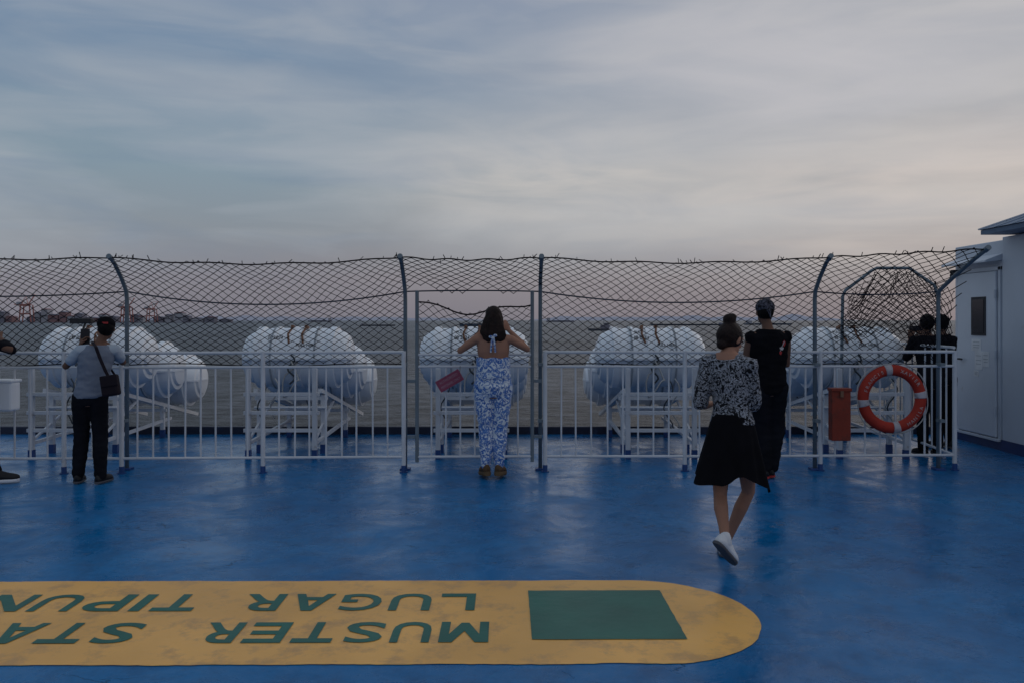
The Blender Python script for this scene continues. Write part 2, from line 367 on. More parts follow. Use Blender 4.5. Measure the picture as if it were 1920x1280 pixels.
def legs(mb,g,inf,flare=.0,end=1.0,straight=.0):
    for s in (-1,1):
        h,k,a=g['Hp'][s],g['K'][s],g['A'][s]; a=k.lerp(a,end)
        mb.limb([(h,.086+inf),(h.lerp(k,.45),.074+inf),(k,.053+inf+straight),(k.lerp(a,.4),.052+inf+straight),(a,.038+inf+flare)],14)
def sleeves(mb,g,fr,inf=.014):
    for s in (-1,1):
        a=g['S'][s]; e=g['E'][s]; c=g['ctr'](1.33)+g['Rz']@V((s*.09*g['w'],0,0))+V((0,0,1.33))
        if fr<=1: mb.limb([(c,.064),(a,.052+inf*.5),(a.lerp(e,fr*.6),.045+inf),(a.lerp(e,fr),.041+inf)],14)
        else: mb.limb([(c,.064),(a,.052+inf*.5),(a.lerp(e,.5),.044+inf),(e,.038+inf),(e.lerp(g['Wr'][s],fr-1),.030+inf)],14)
def shoes(g,m,sole,soleh=.022):
    for s in (-1,1):
        a=g['A'][s]; t=g['T_'][s]; f=(t-a)
        fh=V((f.x,f.y,0)).normalized()
        pitch=g['J'].get('pL' if s<0 else 'pR',0)
        r=V((fh.y,-fh.x,0)); f=(fh*math.cos(pitch)-V((0,0,1))*math.sin(pitch)); u=r.cross(f)
        if u.z<0: u=-u
        o=a-u*.068
        def secs(inf,z0,kind):
            out=[]
            for q,w,hh in ((-.062,.012,.05),(-.055,.026,.062),(-.03,.036,.080),(.01,.038,.088),(.05,.038,.070),(.09,.042,.056),(.13,.043,.047),(.16,.033,.038),(.178,.012,.025)):
                c=o+f*q; w=w+inf; row=[]
                for j in range(16):
                    th=2*PI*j/16; up=math.sin(th)
                    if kind=='shoe': z=max(0,up)*hh
                    else: z=(.5+.5*max(-1,min(1,up*2)))*soleh
                    row.append(c+r*w*math.cos(th)+u*(z+z0))
                out.append(row)
            return out
        sh=build('shoe',MB().loft(secs(.002,soleh-.004,'shoe')),m,g['root'],local=True,smooth=True)
        build('sole',MB().loft(secs(.006,-.002,'sole')),sole,sh,local=True)
def haircap(g,m,r=(.081,.094,.098),extra=None,name='hair',off=(0,-.020,.026)):
    mb=MB().ball(off,r,g['HM'],20,14)
    if extra: extra(mb,g['HM'])
    return cloth(g,name,mb,m,.007,2,wr=.004)
def handheld(label,g,p,size,rz=0,rx=0):
    w=wm(g['root'])@V(p); r=empty('mobile_phone',w,label=label,cat='phone')
    R=(Matrix.Rotation(rz,3,'Z')@Matrix.Rotation(rx,3,'X'))
    build('phone_body',MB().box(w,size,R),'phone',r,bev=.004); build('screen',MB().box(w+R@V((0,-size[1]/2-.0006,0)),(size[0]*.9,.001,size[2]*.92),R),'glass',r)
# -- man filming at left
g=mk_person('man in grey shirt, dark trousers and cap holding up a phone at the left railing',178,7.62,.915,.25,
 dict(hs=(-.05,0,0),ss=(.015,.03,0),head=(.085,.06,1.545),hyaw=.35,hp=-.05,eL=(-.32,.04,1.17),wL=(-.27,.22,1.36),dL=(.1,.35,.9),nL=(.6,.5,-.2),eR=(.16,.26,1.20),wR=(-.09,.36,1.42),dR=(-.35,.2,.85),nR=(-.3,.8,-.1),
 kL=(-.145,.02,.46),kR=(.045,.02,.46),aL=(-.165,-.01,.08),aR=(.065,-.02,.08),tL=(-.20,.14,.03),tR=(.09,.14,.03),curl=.7),'skind',w=.88)
mb=MB(); mb.loft(g['rings'](.79,1.0,.012)); legs(mb,g,.010,.010,.99,.010); cloth(g,'trousers',mb,'pants',wr=.007)
mb=MB(); mb.loft(g['rings'](.86,1.385,.018)); cloth(g,'shirt',mb,'grey',wr=.009)
mb=MB(); sleeves(mb,g,.62,.014); cloth(g,'sleeves',mb,'palegrey',wr=.005)
shoes(g,'shoe','sole'); haircap(g,'hair')
haircap(g,'black',r=(.087,.099,.080),off=(0,-.012,.052),name='cap',extra=lambda mb,Mx:mb.ball((0,.115,.045),(.065,.055,.010),Mx))
build('cap_logo',MB().box(g['HM']@V((0,-.108,.06)),(.055,.012,.018)),'redcap',g['root'],local=True)
handheld('black phone held up in the raised left hand of the man in grey',g,(-.25,.295,1.46),(.08,.010,.16),.3)
w=W(160,602,7.98); r=empty('video_camera',w,label='flat black video camera held up above the hands of the man in grey',cat='camera')
build('camera_body',MB().box(w,(.13,.05,.05)),'phone',r,bev=.008); build('flip_screen',MB().box(w+V((-.10,-.02,.0)),(.08,.010,.052)),'glass',r,bev=.003); build('lens',MB().tube([w+V((.03,.02,0)),w+V((.03,.08,0))],.02,12),'phone',r); build('grip',MB().tube([w+V((.0,0,-.02)),w+V((-.02,-.02,-.10))],.010,8),'phone',r)
b=W(207,722,7.47); r=empty('crossbody_bag',(b.x,b.y,b.z-.1),label='small black crossbody bag at the right hip of the man in grey',cat='bag')
build('bag_body',MB().box(b,(.16,.07,.19),Matrix.Rotation(-.15,3,'Y')),'bag',r,bev=.02); build('flap',MB().box(b+V((.004,-.04,.045)),(.155,.012,.10),Matrix.Rotation(-.15,3,'Y')),'bag',r,bev=.006)
P=[W(172,640,7.56),W(180,650,7.475),W(188,672,7.47),W(198,695,7.46),W(205,708,7.455)]
build('strap',MB().loft([[p+V((-.016,0,0)),p+V((.016,0,.0)),p+V((.016,-.004,0)),p+V((-.016,-.004,0))] for p in P]),'bag',r)
P=[W(172,640,7.56),W(178,640,7.7),W(190,665,7.80),W(214,700,7.72),W(218,712,7.55)]
build('strap',MB().loft([[p+V((-.012,0,0)),p+V((.012,0,.0)),p+V((.012,-.004,0)),p+V((-.012,-.004,0))] for p in P]),'bag',r)
# -- woman in floral jumpsuit
g=mk_person('woman in blue and white floral jumpsuit with bare back, elbows raised, at the gate',925,7.85,.985,0,
 dict(head=(0.0,.03,1.535),hp=-.05,eL=(-.325,.03,1.225),wL=(-.13,.23,1.40),dL=(.5,.15,.75),nL=(.2,.9,-.3),eR=(.33,.03,1.24),wR=(.15,.22,1.42),dR=(-.5,.15,.7),nR=(-.2,.9,-.3),
 kL=(-.072,.02,.47),kR=(.066,.02,.47),aL=(-.070,-.01,.10),aR=(.055,-.01,.10),tL=(-.11,.14,.045),tR=(.09,.14,.045),pL=.12,pR=.12,curl=.6),'skin',True,w=1.04)
mb=MB(); mb.loft(g['rings'](.79,1.20,.012)); legs(mb,g,.013,-.001,.90,.004)
cloth(g,'jumpsuit',mb,'floral',.008,2,cut=[((0,0,1.155),(0,0,1))],wr=.008)
mb=MB(); mb.loft([[ (rx*math.cos(a)*(1+.03*math.sin(11*a)),ry*math.sin(a)*(1+.03*math.sin(11*a)),z+.006*math.sin(7*a)) for a in [2*PI*j/44 for j in range(44)]] for z,rx,ry in ((1.165,.163,.116),(1.13,.165,.119),(1.06,.158,.120),(.99,.168,.128),(.955,.166,.124),(.95,.155,.112))],caps=False); build('bodice_frill',mb,'floral',g['root'],local=True,smooth=True)
def lh(mb,Mx):
    secs=[]
    for z,rx,ry,y in ((.06,.07,.07,-.03),(.0,.090,.074,-.045),(-.05,.100,.070,-.055),(-.10,.114,.062,-.065),(-.15,.122,.052,-.075),(-.195,.105,.038,-.085),(-.225,.055,.020,-.09)):
        secs.append([Mx@V((rx*math.cos(a)*(1+.10*math.sin(5*a+z*22)),y+ry*math.sin(a)*(1+.10*math.sin(9*a)),z+.018*math.sin(6*a))) for a in [2*PI*j/32 for j in range(32)]])
    mb.loft(secs)
haircap(g,'hairb',extra=lh)
mb=MB()
for s in (-1,1): mb.ball((s*.02,-.152,1.37+s*.006),(.020,.010,.014)); mb.tube([(s*.006,-.155,1.365),(s*.014,-.150,1.30),(s*.022,-.125,1.22)],[.008,.012,.010],6)
build('neck_ribbon',mb,'floral',g['root'],local=True)
shoes(g,'tan','tansole',soleh=.045)
handheld('black phone held in front of the face of the woman in floral',g,(.01,.34,1.49),(.15,.010,.075))
# -- walking woman
g=mk_person('woman walking in patterned blouse, black skirt and white sneakers, hair in a bun',1366,5.07,.93,-.55,
 dict(hs=(.03,0,0),ss=(.0,.02,0),head=(.03,.06,1.48),hyaw=-1.0,hp=-.38,eL=(-.175,.06,1.04),wL=(-.02,.28,1.04),dL=(.8,.4,.1),nL=(.1,-.3,1),eR=(.165,-.01,1.04),wR=(.215,.19,1.07),dR=(-.05,.9,.25),nR=(-.9,0,.3),
 kL=(-.055,.0,.46),kR=(.165,.12,.46),aL=(-.055,-.13,.20),aR=(.03,.22,.075),tL=(-.009,-.10,.085),tR=(.065,.38,.03),pL=.78,pR=.0,curl=.55),'skin',True,w=.84)
mb=MB(); mb.loft(g['rings'](.93,1.355,.014)); sleeves(mb,g,.92,.011); cloth(g,'blouse',mb,'bwfloral',.008,2,wr=.009)
secs=[]
for k in range(19):
    t=k/18; z=1.00-.41*t; row=[]
    for j in range(96):
        a=2*PI*j/96; rx=.124+.068*t**.75; ry=.105+.062*t**.8
        w=1+.05*t*math.sin(8*a+1.6*t)+.045*t*math.sin(13*a+2+t)+.02*math.sin(5*a+3*t)
        c=g['ctr'](z); kk=max(0,math.cos(a-3.75))**3; k2=max(0,math.cos(a-.1))**4
        dip=t*t*(.04*kk+.06*k2+.022*math.sin(3*a+1.0)+.01*math.sin(7*a))
        kick=.075*t**1.3*kk+.03*t*t*k2
        row.append(c+g['Rz']@V(((rx*w+kick)*math.cos(a),(ry*w+kick)*math.sin(a)-.01*t,0))+V((-.01*t,0,z-dip)))
    secs.append(row)
build('skirt',MB().loft(secs,caps=False),'black',g['root'],local=True,smooth=True)
haircap(g,'hairb',off=(0,-.022,.022),extra=lambda mb,Mx:(mb.ball((0,-.062,.118),(.046,.046,.042),Mx),mb.ball((.015,-.055,.145),(.028,.026,.022),Mx),mb.ball((0,-.07,-.05),(.045,.03,.04),Mx)))
build('hair_bun_tie',MB().ball((0,-.045,.092),(.034,.034,.009),g['HM']),'hairr',g['root'],local=True,smooth=True)
shoes(g,'wshoe','sole')
for s in (-1,1):
    a=g['A'][s]; build('sock',MB().limb([(a+V((0,0,.02)),.037),(a+V((0,0,-.02)),.042)]),'wshoe',g['root'],local=True,smooth=True)
handheld('dark phone in the hands of the walking woman',g,(.20,.30,1.13),(.075,.010,.15),-.5,-.5)
# -- man in black
g=mk_person('man in sleeveless black top and black trousers with patterned headscarf, facing the sea',1441,7.85,1.01,.1,
 dict(head=(-.03,.03,1.55),hp=-.1,eL=(-.205,.06,1.04),wL=(-.11,.31,1.06),dL=(.6,.7,.0),nL=(.1,.1,-1),eR=(.20,.10,1.06),wR=(.10,.34,1.06),dR=(-.5,.8,0),nR=(-.1,.1,-1),
 kL=(-.065,.04,.47),kR=(.075,.06,.47),aL=(-.05,-.01,.08),aR=(.035,.05,.08),tL=(-.09,.15,.03),tR=(.07,.2,.03),curl=.7),'skind',w=.94)
mb=MB(); mb.loft(g['rings'](.79,1.0,.018)); legs(mb,g,.022,.014,.92,.016); cloth(g,'trousers',mb,'pants',wr=.009)
mb=MB(); mb.loft(g['rings'](.80,1.395,.026))
for s in (-1,1): mb.ball(g['S'][s]+V((0,0,-.01)),(.054,.062,.064))
vest=cloth(g,'sleeveless_top',mb,'black',wr=.010)
haircap(g,'hair'); haircap(g,'camo',name='headscarf',r=(.088,.099,.084),off=(0,-.018,.050),extra=lambda mb,Mx:(mb.ball((0,-.112,.012),(.022,.016,.018),Mx),mb.ball((.02,-.02,.125),(.03,.04,.018),Mx),mb.limb([(Mx@V((0,-.115,.0)),.014),(Mx@V((.01,-.12,-.07)),.009)])))
shoes(g,'shoe','redcap')
def decal(pts,m):
    c=V((sum(p[0] for p in pts)/len(pts),0,sum(p[1] for p in pts)/len(pts)))
    n=len(pts); me=bpy.data.meshes.new('d'); me.from_pydata([(p[0],0,p[1]) for p in pts]+[tuple(c)],[],[(i,(i+1)%n,n) for i in range(n)]); me.transform(wm(g['root']))
    for v in me.vertices: v.co.y=7.8
    project(me,vest,.003); fin('printed_emblem',me,m,g['root'])
def blob(cx,cz,rx,rz,n=12,a0=0,jag=.25): return [(cx+rx*math.cos(a)*(1+jag*math.sin(5*a+a0)),cz+rz*math.sin(a)*(1+jag*math.cos(4*a))) for a in [2*PI*j/n for j in range(n)]]
decal(blob(.115,1.27,.018,.026),'redcap'); decal(blob(.088,1.225,.022,.015),'white'); decal(blob(.075,1.185,.014,.016),'redcap'); decal([(.065,1.20),(.073,1.20),(.12,1.285),(.112,1.29)],'white')
# -- two people behind the railing at right, and one at the left edge
g=mk_person('person holding a phone to the face behind the draped net at right',1744,9.15,.955,-.2,
 dict(head=(0,.08,1.52),ss=(0,.06,0),eL=(-.17,.22,1.12),wL=(-.08,.32,1.34),dL=(.3,.2,.9),nL=(.2,.9,0),eR=(.15,.22,1.13),wR=(.10,.33,1.34),dR=(-.3,.2,.9),nR=(-.2,.9,0),
 kL=(-.08,.02,.46),kR=(.08,.02,.46),aL=(-.08,0,.08),aR=(.08,0,.08),tL=(-.11,.14,.03),tR=(.12,.14,.03)),'skind',w=.80)
mb=MB(); mb.loft(g['rings'](.79,1.0,.012)); legs(mb,g,.010,.01,.98,.005); cloth(g,'trousers',mb,'pants',wr=.005)
mb=MB(); mb.loft(g['rings'](.84,1.39,.016)); sleeves(mb,g,.95,.012); cloth(g,'shirt',mb,'black2',wr=.006); shoes(g,'shoe','sole'); haircap(g,'hair')
handheld('phone held by the person behind the draped net',g,(.02,.38,1.46),(.15,.01,.075))
g=mk_person('person in black standing between the right end post and the deckhouse door',1770,9.7,.955,.15,
 dict(head=(-.01,.06,1.52),ss=(0,.04,0),eL=(-.17,.12,1.08),wL=(-.08,.28,1.12),dL=(.6,.6,.1),nL=(0,0,-1),eR=(.15,.14,1.08),wR=(.08,.28,1.12),dR=(-.6,.6,.1),nR=(0,0,-1),
 kL=(-.07,.02,.46),kR=(.07,.02,.46),aL=(-.07,0,.08),aR=(.07,0,.08),tL=(-.11,.14,.03),tR=(.10,.14,.03)),'skind',w=.78)
mb=MB(); mb.loft(g['rings'](.79,1.0,.012)); legs(mb,g,.010,.01,.98,.005); cloth(g,'trousers',mb,'black',wr=.005)
mb=MB(); mb.loft(g['rings'](.84,1.39,.016)); sleeves(mb,g,1.8,.010); cloth(g,'jacket',mb,'black2',wr=.006); shoes(g,'shoe','sole'); haircap(g,'hair')
g=mk_person('person at the left edge, only the jacket elbow and a shoe showing',-78,7.62,.99,.1,
 dict(head=(-.02,.05,1.54),eL=(-.24,.06,1.15),wL=(-.10,.28,1.22),dL=(.6,.6,.1),nL=(0,0,-1),eR=(.465,.06,1.235),wR=(.20,.30,1.34),dR=(-.5,.5,.5),nR=(0,.5,-1),
 kL=(-.09,.02,.46),kR=(.20,.02,.46),aL=(-.09,0,.08),aR=(.38,-.02,.08),tL=(-.11,.14,.03),tR=(.52,.03,.03)),'skind',w=.9)
mb=MB(); mb.loft(g['rings'](.79,1.0,.012)); legs(mb,g,.010,.0,.90,.0); cloth(g,'trousers',mb,'pants',wr=.005)
mb=MB(); mb.loft(g['rings'](.84,1.39,.020)); sleeves(mb,g,1.6,.010); cloth(g,'jacket',mb,'black2',wr=.006); shoes(g,'shoe','wshoe',soleh=.034); haircap(g,'hair')
# ---------------------------------------------------------------- setting
mb=MB(); R_=32000
mb.poly([(-R_,-R_,SEA),(R_,-R_,SEA),(R_,R_,SEA),(-R_,R_,SEA)])
build('sea',mb,'sea',kind='structure')
mb=MB(); mb.poly([(-16,-9,0),(16,-9,0),(16,10.9,0),(-16,10.9,0)]); build('deck',mb,'deck',kind='structure')
mb=MB(); mb.box((0,.9,-5.6),(32,19.9,11.19)); build('ship_hull',mb,'wall',kind='structure')
mb=MB(); mb.box((0,10.93,.045),(32,.07,.11)); build('deck_edge_kerb',mb,'kerb',bev=.01,kind='structure')
# ---------------------------------------------------------------- painted marking
rm=Matrix.Rotation(.008,4,'Z')
mk=empty('deck_marking',(-1.6,4.17,.004),label='long yellow painted deck marking with green square and upside-down muster station lettering',cat='floor marking')
pts=[]; cz=4.185; rad=.58; xe=.69
for i in range(41):
    a=-PI/2+PI*i/40; pts.append((xe+rad*math.cos(a),cz+rad*math.sin(a)))
for i in range(1,160): pts.append((xe-(xe+4.7)*i/160,cz+rad))
for i in range(41):
    a=PI/2+PI*i/40; pts.append((-4.7+rad*math.cos(a),cz+rad*math.sin(a)))
for i in range(1,160): pts.append((-4.7+(xe+4.7)*i/160,cz-rad))
pts=[(x+.012*noise.noise(V((x*3,y*3,0)))+.006*noise.noise(V((x*22,y*22,4))),y+.012*noise.noise(V((x*3,y*3,7)))+.006*noise.noise(V((x*22,y*22,9))),.003) for x,y in pts]
def rr(p): return [rm@V(q) for q in p]
mb=MB(); mb.poly(rr(pts)); build('yellow_field',mb,'yellow',mk)
def sq(x0,x1,y0,y1,z):
    o=[];n=14
    for i in range(n): o.append((x0+(x1-x0)*i/n,y0))
    for i in range(n): o.append((x1,y0+(y1-y0)*i/n))
    for i in range(n): o.append((x1-(x1-x0)*i/n,y1))
    for i in range(n): o.append((x0,y1-(y1-y0)*i/n))
    return rr([(x+.004*noise.noise(V((x*14,y*14,2))),y+.004*noise.noise(V((x*14,y*14,5))),z) for x,y in o])
build('green_square',MB().poly(sq(.125,.855,3.875,4.577,.006)),'green',mk)
build('green_square',MB().poly(sq(-4.8,-4.1,3.875,4.577,.006)),'green',mk)
ASP={'I':.26,'M':1.2,'N':1.0,'T':.98,'L':.82}
def word(s,x0,w,y0,h):
    ws=[ASP.get(c,.95) for c in s]; gap=.22; tot=sum(ws)+gap*(len(s)-1); u=w/tot; x=0; bm=bmesh.new()
    for ch,cw in zip(s,ws):
        me=text_mesh(ch,cw*u,h,bold=.015,poly=True); me.transform(Matrix.Translation((x,0,0))); bm.from_mesh(me); x+=(cw+gap)*u
    me=bpy.data.meshes.new('lettering'); bm.to_mesh(me); bm.free()
    me.transform(rm@Matrix.Translation((x0,y0,.006))@Matrix.Rotation(PI,4,'Z')); fin('lettering',me,'green',mk)
word('MUSTER',-.08,1.38,4.105,.26); word('STATION',-1.76,1.5,4.105,.26); word('LUGAR',-.16,1.24,4.53,.26); word('TIPUNAN',-1.62,1.66,4.53,.26)
# ---------------------------------------------------------------- railing
def FX(px):
    u=(px-960)/F; X=u*8.19/(1-.022*u); return X
def FZ(X): return 8.19+.022*X
HT,HM,HB=1.184,1.042,.152
def railing(name,posts,label):
    x0=FX(posts[0]); x1=FX(posts[-1]); root=empty(name,(( x0+x1)/2,FZ((x0+x1)/2),0),label=label,cat='railing',group='white railings along the deck edge')
    for i,p in enumerate(posts):
        x=FX(p); y=FZ(x)
        q=build('post',MB().tube([(x,y,.07),(x,y,HT+.01)],.022,10),'rail',root)
        mb=MB().tube([(x,y,0),(x,y,.07)],.025,10).tube([(x,y,.0),(x,y,.010)],.042,10); build('post_foot',mb,'bluefoot',q)
    for nm,h,r in (('top_rail',HT,.016),('middle_rail',HM,.014),('bottom_rail',HB,.014)):
        build(nm,MB().tube([(x0,FZ(x0),h),((x0+x1)/2,FZ((x0+x1)/2),h-.006),(x1,FZ(x1),h)],r,8),'rail',root)
    for a,b in zip(posts,posts[1:]):
        xa,xb=FX(a),FX(b); n=max(1,round((xb-xa)/.155))
        for k in range(1,n):
            x=xa+(xb-xa)*k/n+random.uniform(-.006,.006); y=FZ(x)
            build('baluster',MB().tube([(x,y,HB),(x+random.uniform(-.005,.005),y,HM)],.0092,6),'rail',root)
    return root
railing('railing',[-300,-35,120,228,493,757],'white tube railing with thin balusters left of the gate')
railing('railing',[1022,1284,1538,1790],'white tube railing right of the gate, carrying the lifebuoy')
rt=empty('railing_return',(4.47,8.9,0),label='short white railing running back from the right end post beside the deckhouse door',cat='railing',group='white railings along the deck edge')
xr=FX(1790)
build('top_rail',MB().tube([(xr,8.3,HT+.04),(xr+.1,9.2,HT+.04),(xr+.2,10.3,HT+.04)],.016,8),'rail',rt)
build('bottom_rail',MB().tube([(xr,8.3,HB),(xr+.2,10.3,HB)],.014,8),'rail',rt)
for k in range(1,12):
    t=k/11; build('baluster',MB().tube([(xr+.2*t,8.3+2*t,HB),(xr+.2*t,8.3+2*t,HT+.03)],.0088,6),'rail',rt)
ga=empty('railing_gate',(FX(890),FZ(FX(890)),0),label='white baluster gate with tall grey side posts and torn black net',cat='gate')
gx0,gx1=FX(782),FX(998)
for x in (gx0,gx1):
    build('gate_post',MB().tube([(x,FZ(x),.1),(x,FZ(x),1.79)],.019,8),'pole',ga)
for h in (HM,HB,1.16):
    build('rail',MB().tube([(gx0,FZ(gx0),h),(gx1,FZ(gx1),h)],.014,8),'rail',ga)
for k in range(1,8):
    x=gx0+(gx1-gx0)*k/8; build('baluster',MB().tube([(x,FZ(x),HB),(x,FZ(x),HM)],.0092,6),'rail',ga)
for x,s in ((gx0,-1),(gx1,1)):
    for h in (.35,.9): build('hinge' if s<0 else 'latch',MB().box((x+s*.055,FZ(x),h),(.08,.025,.03)),'pole',ga)
# ---------------------------------------------------------------- net poles
poles=[(-6.7,7.95),(-3.866,7.95),(-1.071,7.93),(.284,7.95),(3.04,7.9),(4.28,7.45)]
names=['off the left end of the deck','behind the man with the crossbody bag','at the left side of the gate','standing straight at the right side of the gate','right of the man in black','with the longest lean, beside the deckhouse']
for i,(x,zt) in enumerate(poles):
    yb=8.3; top=2.10 if i<5 else 2.14
    r=empty('net_pole',(x,yb,0),label='grey steel net pole '+names[i],cat='pole',group='net poles along the railing')
    P=[(x,yb,0.02),(x,yb,1.70),(x,yb-.015,1.79),(x,yb-(yb-zt)*.35,1.92),(x,yb-(yb-zt)*.75,2.05 if i<5 else 2.06),(x,zt,top)]
    if i==3: P=[(x,yb,.02),(x,yb,1.75),(x,yb-.04,1.9),(x,7.98,2.08),(x,7.95,2.10)]
    build('pole_tube',MB().tube(P,.020,10),'pole',r,smooth=True)
    build('base_plate',MB().box((x,yb,.012),(.10,.10,.02)),'bluefoot',r)
    build('end_cap',MB().tube([(x,zt+.03,top-.012),(x,zt-.03,top+.012)],.026,8),'pole',r)
    for h in (.5,1.06): build('clamp',MB().box((x,yb-.045,h),(.05,.09,.03)),'pole',r)
def netgeo(surf,width,rows,cw=.105,r=.0036,jit=.012,keep=None,knots=.55):
    mb=MB(); nx=max(1,round(width/cw)); J=2*rows
    cache={}
    def P(i2,j):
        k=(i2,j)
        if k not in cache:
            s=i2/(2*nx); t=j/J; p=V(surf(s,t)); n=noise.noise_vector(p*2.3+V((3,1,7)))*jit*2.2+noise.noise_vector(p*9)*jit*.6
            if s<=0.001 or s>=.999: n=n*.1
            cache[k]=p+n
        return cache[k]
    for k in range(-rows,nx+rows+1):
        for sg in (1,-1):
            run=[]
            for j in range(J+1):
                i2=2*k+sg*j
                ok=0<=i2<=2*nx and (keep is None or keep(i2/(2*nx),j/J))
                if ok: run.append(P(i2,j))
                if (not ok or j==J):
                    if len(run)>1: mb.tube(run,r,4,caps=False)
                    run=[]
    for (i2,j),p in list(cache.items()):
        if random.random()<knots: mb.box(p,(.011,.011,.011))
    return mb
def baysurf(a,b,sagt=.06,sagw=.13,hb=1.05,sb=.0):
    xa,za=poles[a]; xb,zb=poles[b]; ta=2.10 if a<5 else 2.14; tb=2.10 if b<5 else 2.14
    def f(s,t):
        x=xa+(xb-xa)*s; sg=4*s*(1-s)
        zt=za+(zb-za)*s+.03*sg; ht=ta+(tb-ta)*s-sagt*sg+.008*math.sin(s*23); hm=1.785-sagw*sg; b0=hb+sb*math.sin(s*9)
        if t<.62:
            q=t/.62; return (x,8.33-.03*math.sin(q*PI),b0+(hm-b0)*q)
        q=(t-.62)/.38; return (x,8.3+(zt-8.3)*q,hm+(ht-hm)*(q**.85))
    return f
def bay(a,b,label,keep=None,sagt=.06,sagw=.13,hb=1.05):
    f=baysurf(a,b,sagt,sagw,hb,.015); w=poles[b][0]-poles[a][0]
    root=empty('safety_net',((poles[a][0]+poles[b][0])/2,8.3,1.05),label=label,cat='net',group='black safety nets strung between the poles')
    build('netting',netgeo(f,w,16,keep=keep),'net',root)
    n=24
    mb=MB().tube([f(i/n,1) for i in range(n+1)],.007,5)
    for i in range(int(w/.09)):
        s=random.random(); p=V(f(s,1)); d=V((random.uniform(-.6,.6),random.uniform(-.4,.4),random.uniform(-.3,1))).normalized()
        mb.tube([p,p+d*random.uniform(.02,.055)],.004,4)
    build('top_rope',mb,'net',root)
    build('middle_rope',MB().tube([f(i/n,.62) for i in range(n+1)],.0075,5),'wire',root)
    if keep is None: build('bottom_rope',MB().tube([f(i/n,0) for i in range(n+1)],.006,5),'net',root)
bay(0,1,'black diamond net at the far left, above the man filming',sagt=0.02,sagw=.05)
bay(1,2,'black diamond net sagging between the left bent pole and the gate')
bay(2,3,'short black net strip hanging over the gate opening',keep=lambda s,t:t>.60+.03*math.sin(s*14),sagt=.02,sagw=-.01)
bay(3,4,'black diamond net between the gate and the man in black',sagt=.05,sagw=.11)
bay(4,5,'black net between the right bent pole and the long leaning pole',sagt=.0,sagw=.03)
def gsurf(s,t):
    x=gx0+(gx1-gx0)*s; sg=4*s*(1-s); top=1.68-.10*sg+.03*math.sin(s*11); return (x,8.22+.02*sg,1.06+(top-1.06)*t)
build('gate_net',netgeo(gsurf,gx1-gx0,9,cw=.10,jit=.02),'net',ga)
build('gate_net_rope',MB().tube([gsurf(i/16,1) for i in range(17)],.008,5),'net',ga)
hp=empty('net_hoop',(4.1,9.0,0),label='angular dark pipe frame draped with bunched black net beside the deckhouse',cat='net frame')
hoop=[W(1578,850,9.0),W(1578,690,9.0),W(1580,556,9.0),W(1585,545,9.0),W(1634,508,8.9),W(1644,503,8.9),W(1705,503,8.8),W(1752,535,8.7),W(1760,560,8.7),W(1762,850,8.7)]
hoop[0].z=0; hoop[-1].z=0
build('hoop_pipe',MB().tube(hoop,.017,8),'pole',hp)
TL=[(0,552),(.06,546),(.32,506),(.62,503),(.85,522),(1.0,548)]
def cs(k):
    def f(s,t):
        for (a,ya),(b,yb) in zip(TL,TL[1:]):
            if a<=s<=b: yt=ya+(yb-ya)*(s-a)/(b-a)
        x=1582+ (1790-1582)*s*(1-.10*(1-t)) - 6*k + (1-t)*10; yb=618+52*s*s+14*math.sin(s*8+k)
        fold=math.sin(s*15+k*2+t*2.2)
        Z=8.95-.28*s+.05*fold*(.3+1-t)+.05*k
        p=W(x+9*fold*(1-t),yt+(yb-yt)*t**.9+ (3*k),Z); q=noise.noise_vector(V((s*4+k*5,t*3,k)))*.05
        return p+q
    return f
for k in (0,1): build('draped_net',netgeo(cs(k),1.2,9,cw=.085,r=.0036,jit=.012),'net',hp)
mb=MB()
for k in range(7):
    a=W(1690+10*k,515+20*k,8.75); b=W(1830-9*k,484+22*k,7.72+.1*k); m_=(a+b)/2+V((0,0,-.05-.01*k)); mb.tube([a,a.lerp(m_,.5)+V((0,0,-.015)),m_,m_.lerp(b,.5)+V((0,0,-.01)),b],.0042,4)
build('tie_line',mb,'net',hp)
